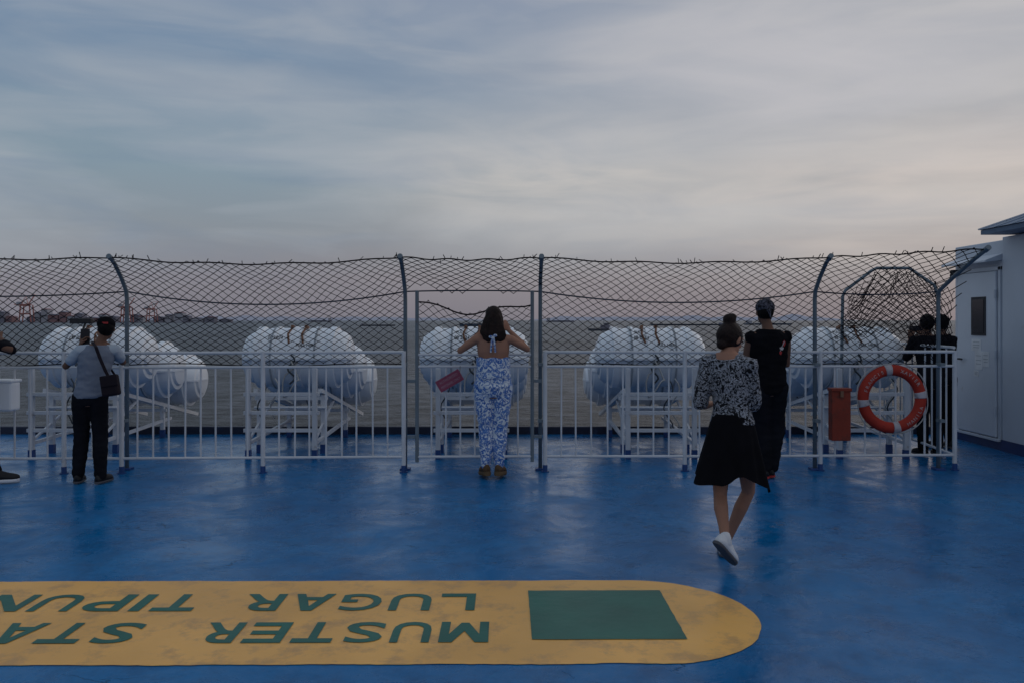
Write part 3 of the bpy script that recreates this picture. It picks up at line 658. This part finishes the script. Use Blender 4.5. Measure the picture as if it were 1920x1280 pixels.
# ---------------------------------------------------------------- liferaft canisters and racks
def shell(x,yc,zc,up,L=1.27,R=.362):
    prof=[(-.5,.0),(-.498,.36),(-.49,.50),(-.47,.56),(-.465,.68),(-.43,.79),(-.39,.85),(-.365,.875),(-.36,.985),(-.305,.985),(-.30,.935),(-.20,.94),(-.197,.985),(-.165,.985),(-.162,.94),(-.06,.94),(-.057,.99),(-.012,.99),(-.010,.94)]
    prof=prof+[(-a,b) for a,b in reversed(prof)]
    secs=[]
    for a,b in prof:
        r=R*b*(1 if up else .98); row=[]
        for j in range(23):
            th=PI*j/22 + (0 if up else PI)
            row.append((x+a*L,yc+r*math.cos(th),zc+r*math.sin(th)+(0.004 if up else -.004)))
        secs.append(row)
    return MB().loft(secs,closed=False,caps=False)
def canister(xc,yc,zc,label,near):
    root=empty('liferaft_canister',(xc,yc,zc-.36),label=label,cat='liferaft canister',group='white liferaft canisters on racks at the deck edge')
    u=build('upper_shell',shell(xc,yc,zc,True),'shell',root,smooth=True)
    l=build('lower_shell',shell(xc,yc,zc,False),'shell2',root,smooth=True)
    for o in (u,l):
        md=o.modifiers.new('es','EDGE_SPLIT'); md.split_angle=math.radians(24)
    s1=[];s2=[];s3=[];s4=[]
    for j in range(40):
        th=2*PI*j/40; cx=abs(math.cos(th))**.45*(1 if math.cos(th)>0 else -1); sy=abs(math.sin(th))**.75*(1 if math.sin(th)>0 else -1)
        s1.append((xc+cx*.60,yc+sy*.34,zc-.012)); s2.append((xc+cx*.645,yc+sy*.382,zc-.012)); s3.append((xc+cx*.645,yc+sy*.382,zc+.012)); s4.append((xc+cx*.60,yc+sy*.34,zc+.012))
    build('seam_flange',MB().loft([s1,s2,s3,s4],caps=False),'shell2',root)
    for dx in (-.25,.25):
        build('strap',MB().loft([[(xc+dx+w,yc+(.364)*math.cos(t),zc+.364*math.sin(t)) for t in [2*PI*j/36 for j in range(36)]] for w in (-.011,.011)],caps=False),'band',root)
    if near:
        x=xc+random.uniform(-.12,-.05)
        for dx in (0,.16):
            mb=MB().box((x+dx,yc-.08,zc+.355),(.03,.10,.03),Matrix.Rotation(-.25,3,'X')).tube([(x+dx,yc-.14,zc+.34),(x+dx-.02,yc-.24,zc+.28),(x+dx+.01,yc-.32,zc+.18)],.012,6)
            build('release_hook',mb,'rust',root)
        P=[];x2=xc+.0
        for k in range(15):
            t=k/14; P.append((x2+.1*math.sin(t*7),yc-.39-.04*math.sin(t*5),zc-.02-.42*math.sin(t*PI)*(.8+.2*math.sin(k))))
        build('painter_rope',MB().tube(P,.009,5),'rope',root,smooth=True)
        P=[(x2+.04*math.sin(k*.9),yc-.38-.01*math.cos(k),zc+.05-k*.03) for k in range(12)]
        build('lashing',MB().tube(P,.011,5),'rope2',root,smooth=True)
    return root,u,l
order=['rack behind the man filming','rack left of the gate','rack behind the gate','rack behind the walking woman','rack behind the lifebuoy']
rackx=[-4.84,-2.495,-.44,1.615,3.905]
rw=['nearest','middle','outermost']
def proj_text(s,x,z,w,h,y,target,parent):
    me=text_mesh(s,w,h,bold=.02); me.transform(Matrix.Translation((x,y,z))@Matrix.Rotation(PI/2,4,'X')); project(me,target); fin('stencil_text',me,'ink',parent)
for i,xc in enumerate(rackx):
    for k,(y,z) in enumerate(((9.72,1.06),(10.52,.87),(11.3,.69))):
        root,u,l=canister(xc,y,z,'%s white liferaft canister on the %s'%(rw[k],order[i]),k==0)
        if k==0:
            proj_text('08 2024',xc-.22 if i!=1 else xc-.30,z+.22,.17,.04,y-.9,u,root)
            if i>=2: proj_text('PULL',xc-.2,z+.285,.09,.03,y-.9,u,root)
            proj_text('PULL HERE',xc+.04,z+.14,.22,.035,y-.9,u,root)
    r=empty('canister_rack',(xc,10,0),label='white steel launching rack with blue feet, the '+order[i],cat='rack',group='white steel racks under the canisters')
    for sx in (-.36,.36):
        x=xc+sx
        for y,h in ((8.95,.98),(9.35,.66),(10.6,.42)):
            lg=build('leg',MB().box((x,y,h/2+.05),(.05,.05,h-.1)),'rail',r,bev=.004)
            build('leg_foot',MB().box((x,y,.05),(.056,.056,.1)),'bluefoot',lg)
        a=V((x+.001,9.2,.72)); b=V((x+.001,11.75,.17))
        build('sloping_rail',MB().tube([a,b],.032,4),'rail',r)
        build('lower_beam',MB().tube([(x,8.95,.17),(x,10.85,.22)],.024,4),'rail',r)
        build('brace',MB().tube([(x,8.97,.2),(x,9.9,.55)],.016,4),'rail',r)
    for y,h in ((8.95,.70),(8.95,.50),(8.95,.31),(9.35,.62),(10.6,.35)):
        build('crossbar',MB().box((xc,y+(.002),h),(.72+.1,.036,.038)),'rail',r,bev=.003)
    build('crossbar',MB().tube([(xc-.4,9.3,.52),(xc+.4,9.3,.52)],.018,6),'rail',r)
    for q in range(2):
        x=xc+random.uniform(-.3,.3)
        build('dangling_rope',MB().tube([(x+.05*math.sin(j*.8),9.1+.02*math.cos(j),.86-j*.055) for j in range(random.randint(8,12))],.008,5),'rope2' if q else 'rope',r,smooth=True)
# ---------------------------------------------------------------- deckhouse
dh=empty('deckhouse',(7.2,9,0),label='white steel deckhouse with blue skirting and hipped roof corner at the right edge',cat='deckhouse')
build('wall',MB().box((7.35,10.02,1.27),(3.4,1.04,2.30)),'wall',dh,bev=.01)
build('wall',MB().box((7.33,8.45,1.27),(3.4,2.09,2.36)),'wall',dh,bev=.01)
build('skirting',MB().box((7.35,10.02,.06),(3.412,1.052,.12)),'navy',dh)
build('skirting',MB().box((7.33,8.45,.065),(3.412,2.10,.13)),'navy',dh)
fr=MB()
for y in (9.555,10.44): fr.box((5.643,y,1.11),(.03,.05,2.02))
fr.box((5.643,9.9975,2.10),(.03,.935,.05)); fr.box((5.63,9.9975,.115),(.06,.935,.03)); build('door_frame',fr,'wall',dh,bev=.004)
dr=build('door',MB().box((5.625,9.9975,1.105),(.035,.81,1.93)),'door',dh,bev=.012)
wy=9.93
build('door_window_frame',MB().box((5.603,wy,1.545),(.012,.30,.46)),'strap',dr)
build('window_pane',MB().box((5.596,wy,1.545),(.008,.24,.40)),'glass',dr)
build('handle',MB().tube([(5.6,10.33,1.02),(5.56,10.33,1.02),(5.56,10.22,1.02)],.012,6),'strap',dr)
for y,z,a,b in ((9.98,1.20,.20,.14),(9.93,1.02,.16,.22),(9.78,1.04,.13,.18),(9.98,.86,.1,.07)):
    build('notice_sheet',MB().box((5.605,y,z),(.003,a,b)),'paper',dr)
    build('notice_lines',MB().box((5.603,y,z+b*.25),(.002,a*.7,.006)).box((5.603,y,z),(.002,a*.7,.006)).box((5.603,y,z-b*.2),(.002,a*.6,.006)),'band',dr)
for z in (.45,1.1,1.8): build('hinge',MB().tube([(5.6,9.585,z-.05),(5.6,9.585,z+.05)],.014,6),'wall',dr)
hd=MB().loft([[(5.66,9.52,2.27),(5.45,9.52,2.19),(5.45,9.52,2.165),(5.66,9.52,2.19)],[(5.66,10.50,2.27),(5.45,10.50,2.19),(5.45,10.50,2.165),(5.66,10.50,2.19)]]); build('door_hood',hd,'door',dh,bev=.006)
build('lamp_housing',MB().box((5.60,10.45,2.10),(.08,.08,.06)).ball((5.57,10.45,2.06),.034),'strap',dh)
ex0,ex1,ey0,ey1=5.33,9.4,6.9,9.40; ze=2.46
rf=MB().box(((ex0+ex1)/2,(ey0+ey1)/2,ze+.03),(ex1-ex0,ey1-ey0,.05)); build('eave_fascia',rf,'roof',dh)
hv=MB(); a=[(ex0-.02,ey0-.02,ze+.060),(ex1+.02,ey0-.02,ze+.060),(ex1+.02,ey1+.02,ze+.060),(ex0-.02,ey1+.02,ze+.060)]; p=[(ex0+1.2,8.15,ze+.58),(ex1-1.2,8.15,ze+.58)]
hv.v=[V(q) for q in a+p]; hv.f=[(0,1,5,4),(1,2,5),(2,3,4,5),(3,0,4),(0,3,2,1)]; rr2=build('roof',hv,'roof',dh)
rb=MB()
for t in [i/8 for i in range(9)]:
    q=V(a[3]).lerp(V(a[0]),t); rb.tube([q+V((0,0,.008)),V(p[0])+V((0,0,.008))],.009,4)
    q=V(a[0]).lerp(V(a[1]),t); e=V(p[0]).lerp(V(p[1]),min(1,max(0,(q.x-p[0][0])/(p[1][0]-p[0][0])))); rb.tube([q+V((0,0,.008)),e+V((0,0,.008))],.009,4)
build('roof_rib',rb,'wall',rr2)
# ---------------------------------------------------------------- things on the railing
c=W(1672,747,8.17); Rm,rmn=.285,.055
lb=empty('lifebuoy',c,label='red orange and white lifebuoy hanging on the right railing',cat='lifebuoy')
def torus(c,R,r,a0,a1,n,closed,sy=.8):
    secs=[]
    for i in range(n+(0 if closed else 1)):
        a=a0+(a1-a0)*i/n; d=V((math.cos(a),0,math.sin(a)))
        secs.append([c+d*(R+r*math.cos(t))+V((0,r*sy*math.sin(t),0)) for t in [2*PI*j/16 for j in range(16)]])
    if closed: secs.append(secs[0])
    return MB().loft(secs,caps=not closed)
ring=build('ring',torus(c,Rm,rmn,0,2*PI,64,True),'orange',lb,smooth=True)
for a in (8,98,188,278):
    a=math.radians(a); build('reflective_band',torus(c,Rm,rmn+.003,a-.11,a+.11,6,False),'white',lb,smooth=True)
def arc(s,ctr,step,inward=False):
    bm=bmesh.new()
    for i,ch in enumerate(s):
        k=(i-(len(s)-1)/2)*step
        a=(ctr-k) if not inward else (ctr+k)
        me=text_mesh(ch,h=.034,bold=.015); w=max(v.co.x for v in me.vertices)
        rot=(a-PI/2) if not inward else (a+PI/2)
        me.transform(Matrix.Translation(c+V((0,-rmn*.8-.003,0)))@Matrix.Rotation(PI/2,4,'X')@Matrix.Translation((Rm*math.cos(a),Rm*math.sin(a),0))@Matrix.Rotation(rot,4,'Z')@Matrix.Translation((-w/2,-.017,0)))
        project(me,ring,.003); bm.from_mesh(me)
    me=bpy.data.meshes.new('lettering'); bm.to_mesh(me); bm.free(); fin('lettering',me,'fadedtext',lb)
arc('FRANCIS',math.radians(138),.145); arc('XAVIER',math.radians(52),.145); arc('MANILA',math.radians(322),.14,True)
gr=MB()
for q in range(4):
    P=[]
    for j in range(11):
        a=math.radians(8+90*q+9*j); P.append(c+V((math.cos(a),0,math.sin(a)))*(Rm+rmn+.004+.02*math.sin(PI*j/10))+V((0,-.01,0)))
    gr.tube(P,.006,5)
build('grab_line',gr,'rope',lb)
build('bracket',MB().tube([c+V((-.1,.05,.22)),c+V((-.1,.02,.25)),c+V((.1,.02,.25)),c+V((.1,.05,.22))],.008,5),'pole',lb)
c2=W(1574,775,8.15)
rb=empty('red_box',(c2.x,c2.y,c2.z-.26),label='tall narrow rust red equipment box hung on the railing left of the lifebuoy',cat='box')
build('box_body',MB().box(c2+V((0,0,-.015)),(.185,.10,.49)),'redbox',rb,bev=.006)
build('lid',MB().box(c2+V((0,-.004,.24)),(.20,.118,.03)),'redbox',rb,bev=.005)
build('hasp',MB().box(c2+V((0,-.062,.20)),(.03,.012,.06)),'rust',rb)
c3=W(843,713,8.1); RM=Matrix.Rotation(math.radians(-30),3,'Y')
sg=empty('warning_sign',c3,label='tilted maroon plate sign tied to the gate beside the woman in floral',cat='sign')
build('plate',MB().box(c3,(.26,.006,.12),RM),'sign',sg,bev=.002)
for s,w,dz in (('AUTHORIZED',.2,.012),('PERSONNEL ONLY',.21,-.035)):
    me=text_mesh(s,w,.024,bold=.01); me.transform(Matrix.Translation(c3)@RM.to_4x4()@Matrix.Translation((-w/2,-.006,dz))@Matrix.Rotation(PI/2,4,'X')); fin('sign_text',me,'signtext',sg)
build('tie',MB().tube([c3+V((.1,0,.09)),c3+V((.1,.05,.14))],.004,4),'rope2',sg)
c4=W(3,742,8.05)
wb=empty('white_locker',(c4.x,c4.y,c4.z-.15),label='small white box fixed to the railing at the left edge of the photo',cat='box')
build('locker_body',MB().box(c4,(.28,.16,.28)),'shell',wb,bev=.02); build('lid',MB().box(c4+V((0,0,.15)),(.30,.18,.03)),'shell',wb,bev=.01); build('post',MB().tube([c4+V((-.04,0,-.14)),(c4.x-.04,c4.y,0)],.022,8),'rail',wb)
# ---------------------------------------------------------------- far shore, cranes, ships
def ridge(name,x0,x1,y,h,m,seed,step,dep):
    mb=MB(); n=int((x1-x0)/step); s1=[];s2=[];s3=[]
    for i in range(n+1):
        x=x0+(x1-x0)*i/n; e=min(1,min(i,n-i)/(n*.12)); z=SEA+h*e*(.55+.9*abs(noise.noise(V((x*.0016+seed,0,seed)))) +.25*noise.noise(V((x*.02,seed,0))))
        s1.append((x,y,SEA-.2)); s2.append((x,y+dep*.4,z)); s3.append((x,y+dep,SEA-.2))
    mb.loft([s1,s2,s3],closed=False,caps=False); build(name,mb,m,kind='structure')
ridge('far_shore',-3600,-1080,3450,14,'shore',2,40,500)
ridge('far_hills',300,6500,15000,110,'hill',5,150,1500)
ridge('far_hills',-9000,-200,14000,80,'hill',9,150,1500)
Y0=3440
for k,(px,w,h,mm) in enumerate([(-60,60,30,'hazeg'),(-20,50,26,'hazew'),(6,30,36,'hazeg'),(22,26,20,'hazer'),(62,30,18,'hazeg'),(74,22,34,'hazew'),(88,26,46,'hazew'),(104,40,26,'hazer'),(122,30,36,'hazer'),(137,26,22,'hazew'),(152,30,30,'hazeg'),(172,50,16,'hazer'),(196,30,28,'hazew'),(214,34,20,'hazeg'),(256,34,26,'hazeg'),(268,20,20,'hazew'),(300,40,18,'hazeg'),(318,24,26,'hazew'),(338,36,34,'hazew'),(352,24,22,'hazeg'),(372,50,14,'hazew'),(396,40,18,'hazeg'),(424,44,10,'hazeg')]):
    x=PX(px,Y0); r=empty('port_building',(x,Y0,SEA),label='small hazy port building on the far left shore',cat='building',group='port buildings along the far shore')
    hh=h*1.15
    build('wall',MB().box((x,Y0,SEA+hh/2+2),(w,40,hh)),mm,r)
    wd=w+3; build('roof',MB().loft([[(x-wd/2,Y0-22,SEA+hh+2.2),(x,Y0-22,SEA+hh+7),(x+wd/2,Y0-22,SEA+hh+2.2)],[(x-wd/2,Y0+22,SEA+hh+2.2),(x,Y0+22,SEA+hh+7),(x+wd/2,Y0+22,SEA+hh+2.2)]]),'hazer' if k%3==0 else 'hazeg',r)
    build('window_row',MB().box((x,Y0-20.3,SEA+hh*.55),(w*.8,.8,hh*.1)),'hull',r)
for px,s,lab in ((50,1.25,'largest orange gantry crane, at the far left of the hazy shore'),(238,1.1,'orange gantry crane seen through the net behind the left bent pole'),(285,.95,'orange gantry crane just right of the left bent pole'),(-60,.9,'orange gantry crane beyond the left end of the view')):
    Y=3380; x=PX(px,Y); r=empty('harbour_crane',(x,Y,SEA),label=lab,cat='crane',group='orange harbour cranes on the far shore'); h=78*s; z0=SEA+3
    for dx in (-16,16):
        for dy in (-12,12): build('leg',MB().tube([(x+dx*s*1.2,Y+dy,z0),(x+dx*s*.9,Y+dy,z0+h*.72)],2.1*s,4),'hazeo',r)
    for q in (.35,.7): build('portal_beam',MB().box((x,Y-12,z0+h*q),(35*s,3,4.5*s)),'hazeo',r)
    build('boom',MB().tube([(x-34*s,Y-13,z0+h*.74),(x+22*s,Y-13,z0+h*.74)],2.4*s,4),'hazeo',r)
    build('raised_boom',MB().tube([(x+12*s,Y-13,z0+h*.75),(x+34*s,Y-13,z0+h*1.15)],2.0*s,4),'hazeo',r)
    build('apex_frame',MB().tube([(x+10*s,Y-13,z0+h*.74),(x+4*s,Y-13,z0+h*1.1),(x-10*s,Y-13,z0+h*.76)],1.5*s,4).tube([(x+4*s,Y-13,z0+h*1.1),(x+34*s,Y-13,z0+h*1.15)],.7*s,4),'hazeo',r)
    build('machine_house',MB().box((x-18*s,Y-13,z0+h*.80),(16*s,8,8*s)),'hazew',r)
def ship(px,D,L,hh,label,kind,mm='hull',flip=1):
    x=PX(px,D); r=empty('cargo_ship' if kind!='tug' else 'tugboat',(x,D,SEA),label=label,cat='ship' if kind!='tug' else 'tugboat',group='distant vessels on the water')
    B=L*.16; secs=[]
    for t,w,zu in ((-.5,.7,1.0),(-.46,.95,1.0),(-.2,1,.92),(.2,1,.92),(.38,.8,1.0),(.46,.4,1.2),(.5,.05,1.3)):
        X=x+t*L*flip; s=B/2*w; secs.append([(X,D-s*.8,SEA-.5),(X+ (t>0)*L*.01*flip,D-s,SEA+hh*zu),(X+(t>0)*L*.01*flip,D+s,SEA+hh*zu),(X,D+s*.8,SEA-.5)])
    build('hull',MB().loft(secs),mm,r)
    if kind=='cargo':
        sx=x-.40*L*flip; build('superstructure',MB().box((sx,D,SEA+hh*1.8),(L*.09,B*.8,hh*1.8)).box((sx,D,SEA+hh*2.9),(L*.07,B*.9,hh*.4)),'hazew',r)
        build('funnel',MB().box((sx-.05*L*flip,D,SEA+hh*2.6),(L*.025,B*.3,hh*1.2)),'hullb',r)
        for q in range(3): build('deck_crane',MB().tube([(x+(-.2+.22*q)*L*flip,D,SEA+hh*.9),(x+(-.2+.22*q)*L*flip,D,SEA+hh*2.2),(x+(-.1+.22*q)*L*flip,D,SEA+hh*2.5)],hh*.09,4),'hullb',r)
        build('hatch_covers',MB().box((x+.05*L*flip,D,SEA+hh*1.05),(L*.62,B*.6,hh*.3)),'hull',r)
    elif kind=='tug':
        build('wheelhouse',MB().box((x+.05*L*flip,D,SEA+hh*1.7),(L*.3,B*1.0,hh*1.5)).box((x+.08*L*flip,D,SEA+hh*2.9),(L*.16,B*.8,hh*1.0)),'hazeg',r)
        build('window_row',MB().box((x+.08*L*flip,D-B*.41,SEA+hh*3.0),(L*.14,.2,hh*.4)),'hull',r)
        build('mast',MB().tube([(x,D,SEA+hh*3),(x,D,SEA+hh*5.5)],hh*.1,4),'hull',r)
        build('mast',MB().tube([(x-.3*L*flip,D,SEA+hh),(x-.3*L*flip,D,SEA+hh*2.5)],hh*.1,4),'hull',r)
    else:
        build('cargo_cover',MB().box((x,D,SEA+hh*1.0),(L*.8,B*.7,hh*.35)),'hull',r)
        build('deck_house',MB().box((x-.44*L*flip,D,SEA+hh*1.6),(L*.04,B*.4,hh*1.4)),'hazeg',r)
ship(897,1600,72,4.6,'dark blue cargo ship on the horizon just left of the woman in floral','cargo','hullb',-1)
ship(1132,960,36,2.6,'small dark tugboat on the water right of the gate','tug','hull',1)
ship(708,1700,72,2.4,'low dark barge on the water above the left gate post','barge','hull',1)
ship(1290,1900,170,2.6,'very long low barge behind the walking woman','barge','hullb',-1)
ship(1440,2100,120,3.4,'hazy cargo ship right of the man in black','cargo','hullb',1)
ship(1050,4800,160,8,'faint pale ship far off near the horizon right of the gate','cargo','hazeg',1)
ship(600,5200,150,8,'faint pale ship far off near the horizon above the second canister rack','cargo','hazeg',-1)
# ---------------------------------------------------------------- world
wd=bpy.data.worlds.new('World'); bpy.context.scene.world=wd; wd.use_nodes=True; N=wd.node_tree.nodes; L=wd.node_tree.links
bg=N['Background']; out=N['World Output']
tc=N.new('ShaderNodeTexCoord'); sp=N.new('ShaderNodeSeparateXYZ'); L.new(tc.outputs['Generated'],sp.inputs[0])
def ramp(src,st):
    r=N.new('ShaderNodeValToRGB'); e=r.color_ramp.elements; e[0].position,e[0].color=st[0]; e[1].position,e[1].color=st[-1]
    for p,c_ in st[1:-1]: q=e.new(p); q.color=c_
    L.new(src,r.inputs['Fac']); return r.outputs['Color']
def wmix(f,a,b,typ='MIX'):
    x=N.new('ShaderNodeMix'); x.data_type='RGBA'; x.blend_type=typ
    if isinstance(f,(int,float)): x.inputs['Factor'].default_value=f
    else: L.new(f,x.inputs['Factor'])
    for k,v in (('A',a),('B',b)):
        if isinstance(v,tuple): x.inputs[k].default_value=v
        else: L.new(v,x.inputs[k])
    return x.outputs['Result']
base=ramp(sp.outputs['Z'],[(0,lin(120,119,130)),(.05,lin(130,128,137)),(.10,lin(134,141,150)),(.17,lin(130,148,161)),(.27,lin(121,142,164)),(.38,lin(114,134,162)),(.55,lin(118,136,158)),(1,lin(144,158,178))])
mr=N.new('ShaderNodeMapRange'); mr.inputs['From Min'].default_value=-.3; mr.inputs['From Max'].default_value=.55; L.new(sp.outputs['X'],mr.inputs['Value'])
warm=ramp(sp.outputs['Z'],[(0,lin(132,124,130)),(.08,lin(156,147,148)),(.14,lin(180,173,170)),(.28,lin(171,171,176)),(.40,lin(160,163,173)),(.6,lin(138,149,166)),(1,lin(144,158,178))])
ff=N.new('ShaderNodeMath'); ff.operation='MULTIPLY'; L.new(mr.outputs[0],ff.inputs[0]); ff.inputs[1].default_value=.9
base=wmix(ff.outputs[0],base,warm)
def cl(scale,rotz,sc,dist,det,off):
    mp=N.new('ShaderNodeMapping'); mp.inputs['Scale'].default_value=sc; mp.inputs['Rotation'].default_value=rotz; mp.inputs['Location'].default_value=off; L.new(tc.outputs['Generated'],mp.inputs['Vector'])
    n=N.new('ShaderNodeTexNoise'); n.inputs['Scale'].default_value=scale; n.inputs['Detail'].default_value=det; n.inputs['Roughness'].default_value=.52; n.inputs['Distortion'].default_value=dist; L.new(mp.outputs['Vector'],n.inputs['Vector']); return n.outputs['Fac']
c1=cl(2.1,(0,.14,0),(1,1,5.0),.5,5,(2.3,0,1.1)); c2=cl(4.2,(0,-.22,0),(1,1,4.5),.8,6,(5,1,.4))
m1=ramp(c1,[(.42,(0,0,0,1)),(.68,(.75,.75,.75,1))]); m2=ramp(c2,[(.48,(0,0,0,1)),(.72,(.45,.45,.45,1))])
zf=ramp(sp.outputs['Z'],[(.03,(0,0,0,1)),(.12,(1,1,1,1))])
f1=wmix(1.0,m1,zf,'MULTIPLY'); f2=wmix(1.0,m2,zf,'MULTIPLY')
base=wmix(f1,base,wmix(ff.outputs[0],lin(158,166,176),lin(198,194,192)))
base=wmix(f2,base,wmix(ff.outputs[0],lin(164,170,178),lin(204,198,193)))
d1=ramp(cl(2.6,(0,.1,0),(1,1,6),.4,4,(9,3,2)),[(.5,(0,0,0,1)),(.7,(.5,.5,.5,1))])
base=wmix(wmix(1.0,d1,zf,'MULTIPLY'),base,wmix(ff.outputs[0],lin(106,128,155),lin(146,152,163)))
def veil(dirv,sc,rad,col,nz):
    mp=N.new('ShaderNodeMapping'); mp.vector_type='POINT'; mp.inputs['Scale'].default_value=sc; L.new(tc.outputs['Generated'],mp.inputs['Vector'])
    d=N.new('ShaderNodeVectorMath'); d.operation='DISTANCE'; dv=V(dirv).normalized(); d.inputs[1].default_value=(dv.x*sc[0],dv.y*sc[1],dv.z*sc[2]); L.new(mp.outputs['Vector'],d.inputs[0])
    r=ramp(d.outputs['Value'],[(0,(1,1,1,1)),(rad,(0,0,0,1))])
    r.node.color_ramp.interpolation='EASE'
    n=ramp(cl(*nz),[(.35,(.1,.1,.1,1)),(.65,(.85,.85,.85,1))])
    return wmix(1.0,r,n,'MULTIPLY'),col
for v_ in (veil((.08,1,.165),(1,1,3.2),.34,lin(196,191,187),(5,(0,.35,0),(1,1,3.5),1.0,5,(1,4,2))),
           veil((.50,1,.15),(1,1,4.0),.42,lin(208,197,190),(4,(0,-.3,0),(1,1,4.5),.9,5,(7,2,3))),
           veil((.36,1,.33),(1,1,2.2),.50,lin(190,188,192),(2.5,(0,.2,0),(1,1,4),.6,5,(3,8,1)))):
    base=wmix(v_[0],base,v_[1])
L.new(base,bg.inputs['Color']); bg.inputs['Strength'].default_value=1.0
sk=N.new('ShaderNodeTexSky'); sk.sky_type='NISHITA'; sk.sun_disc=False; sk.sun_elevation=math.radians(6); sk.sun_rotation=math.radians(60)
b2=N.new('ShaderNodeBackground'); b2.inputs['Strength'].default_value=.004; L.new(sk.outputs[0],b2.inputs['Color'])
ad=N.new('ShaderNodeAddShader'); L.new(bg.outputs[0],ad.inputs[0]); L.new(b2.outputs[0],ad.inputs[1]); L.new(ad.outputs[0],out.inputs['Surface'])
sl=bpy.data.lights.new('sun','SUN'); sl.energy=.18; sl.angle=math.radians(25); sl.color=(1,.90,.84); so=bpy.data.objects.new('sun',sl); C.objects.link(so)
so.rotation_euler=(-V((.75,.6,.45))).to_track_quat('-Z','Y').to_euler(); so.location=(20,20,20)
cam=bpy.data.cameras.new('camera'); co=bpy.data.objects.new('camera',cam); C.objects.link(co); bpy.context.scene.camera=co
co.location=(0,0,H); co.rotation_euler=(PI/2,0,0); cam.sensor_width=36; cam.lens=F/1920*36; cam.shift_y=-40/1920; cam.clip_end=60000; cam.clip_start=.05
sc=bpy.context.scene; sc.view_settings.view_transform='Standard'; sc.view_settings.look='None'; sc.view_settings.exposure=0
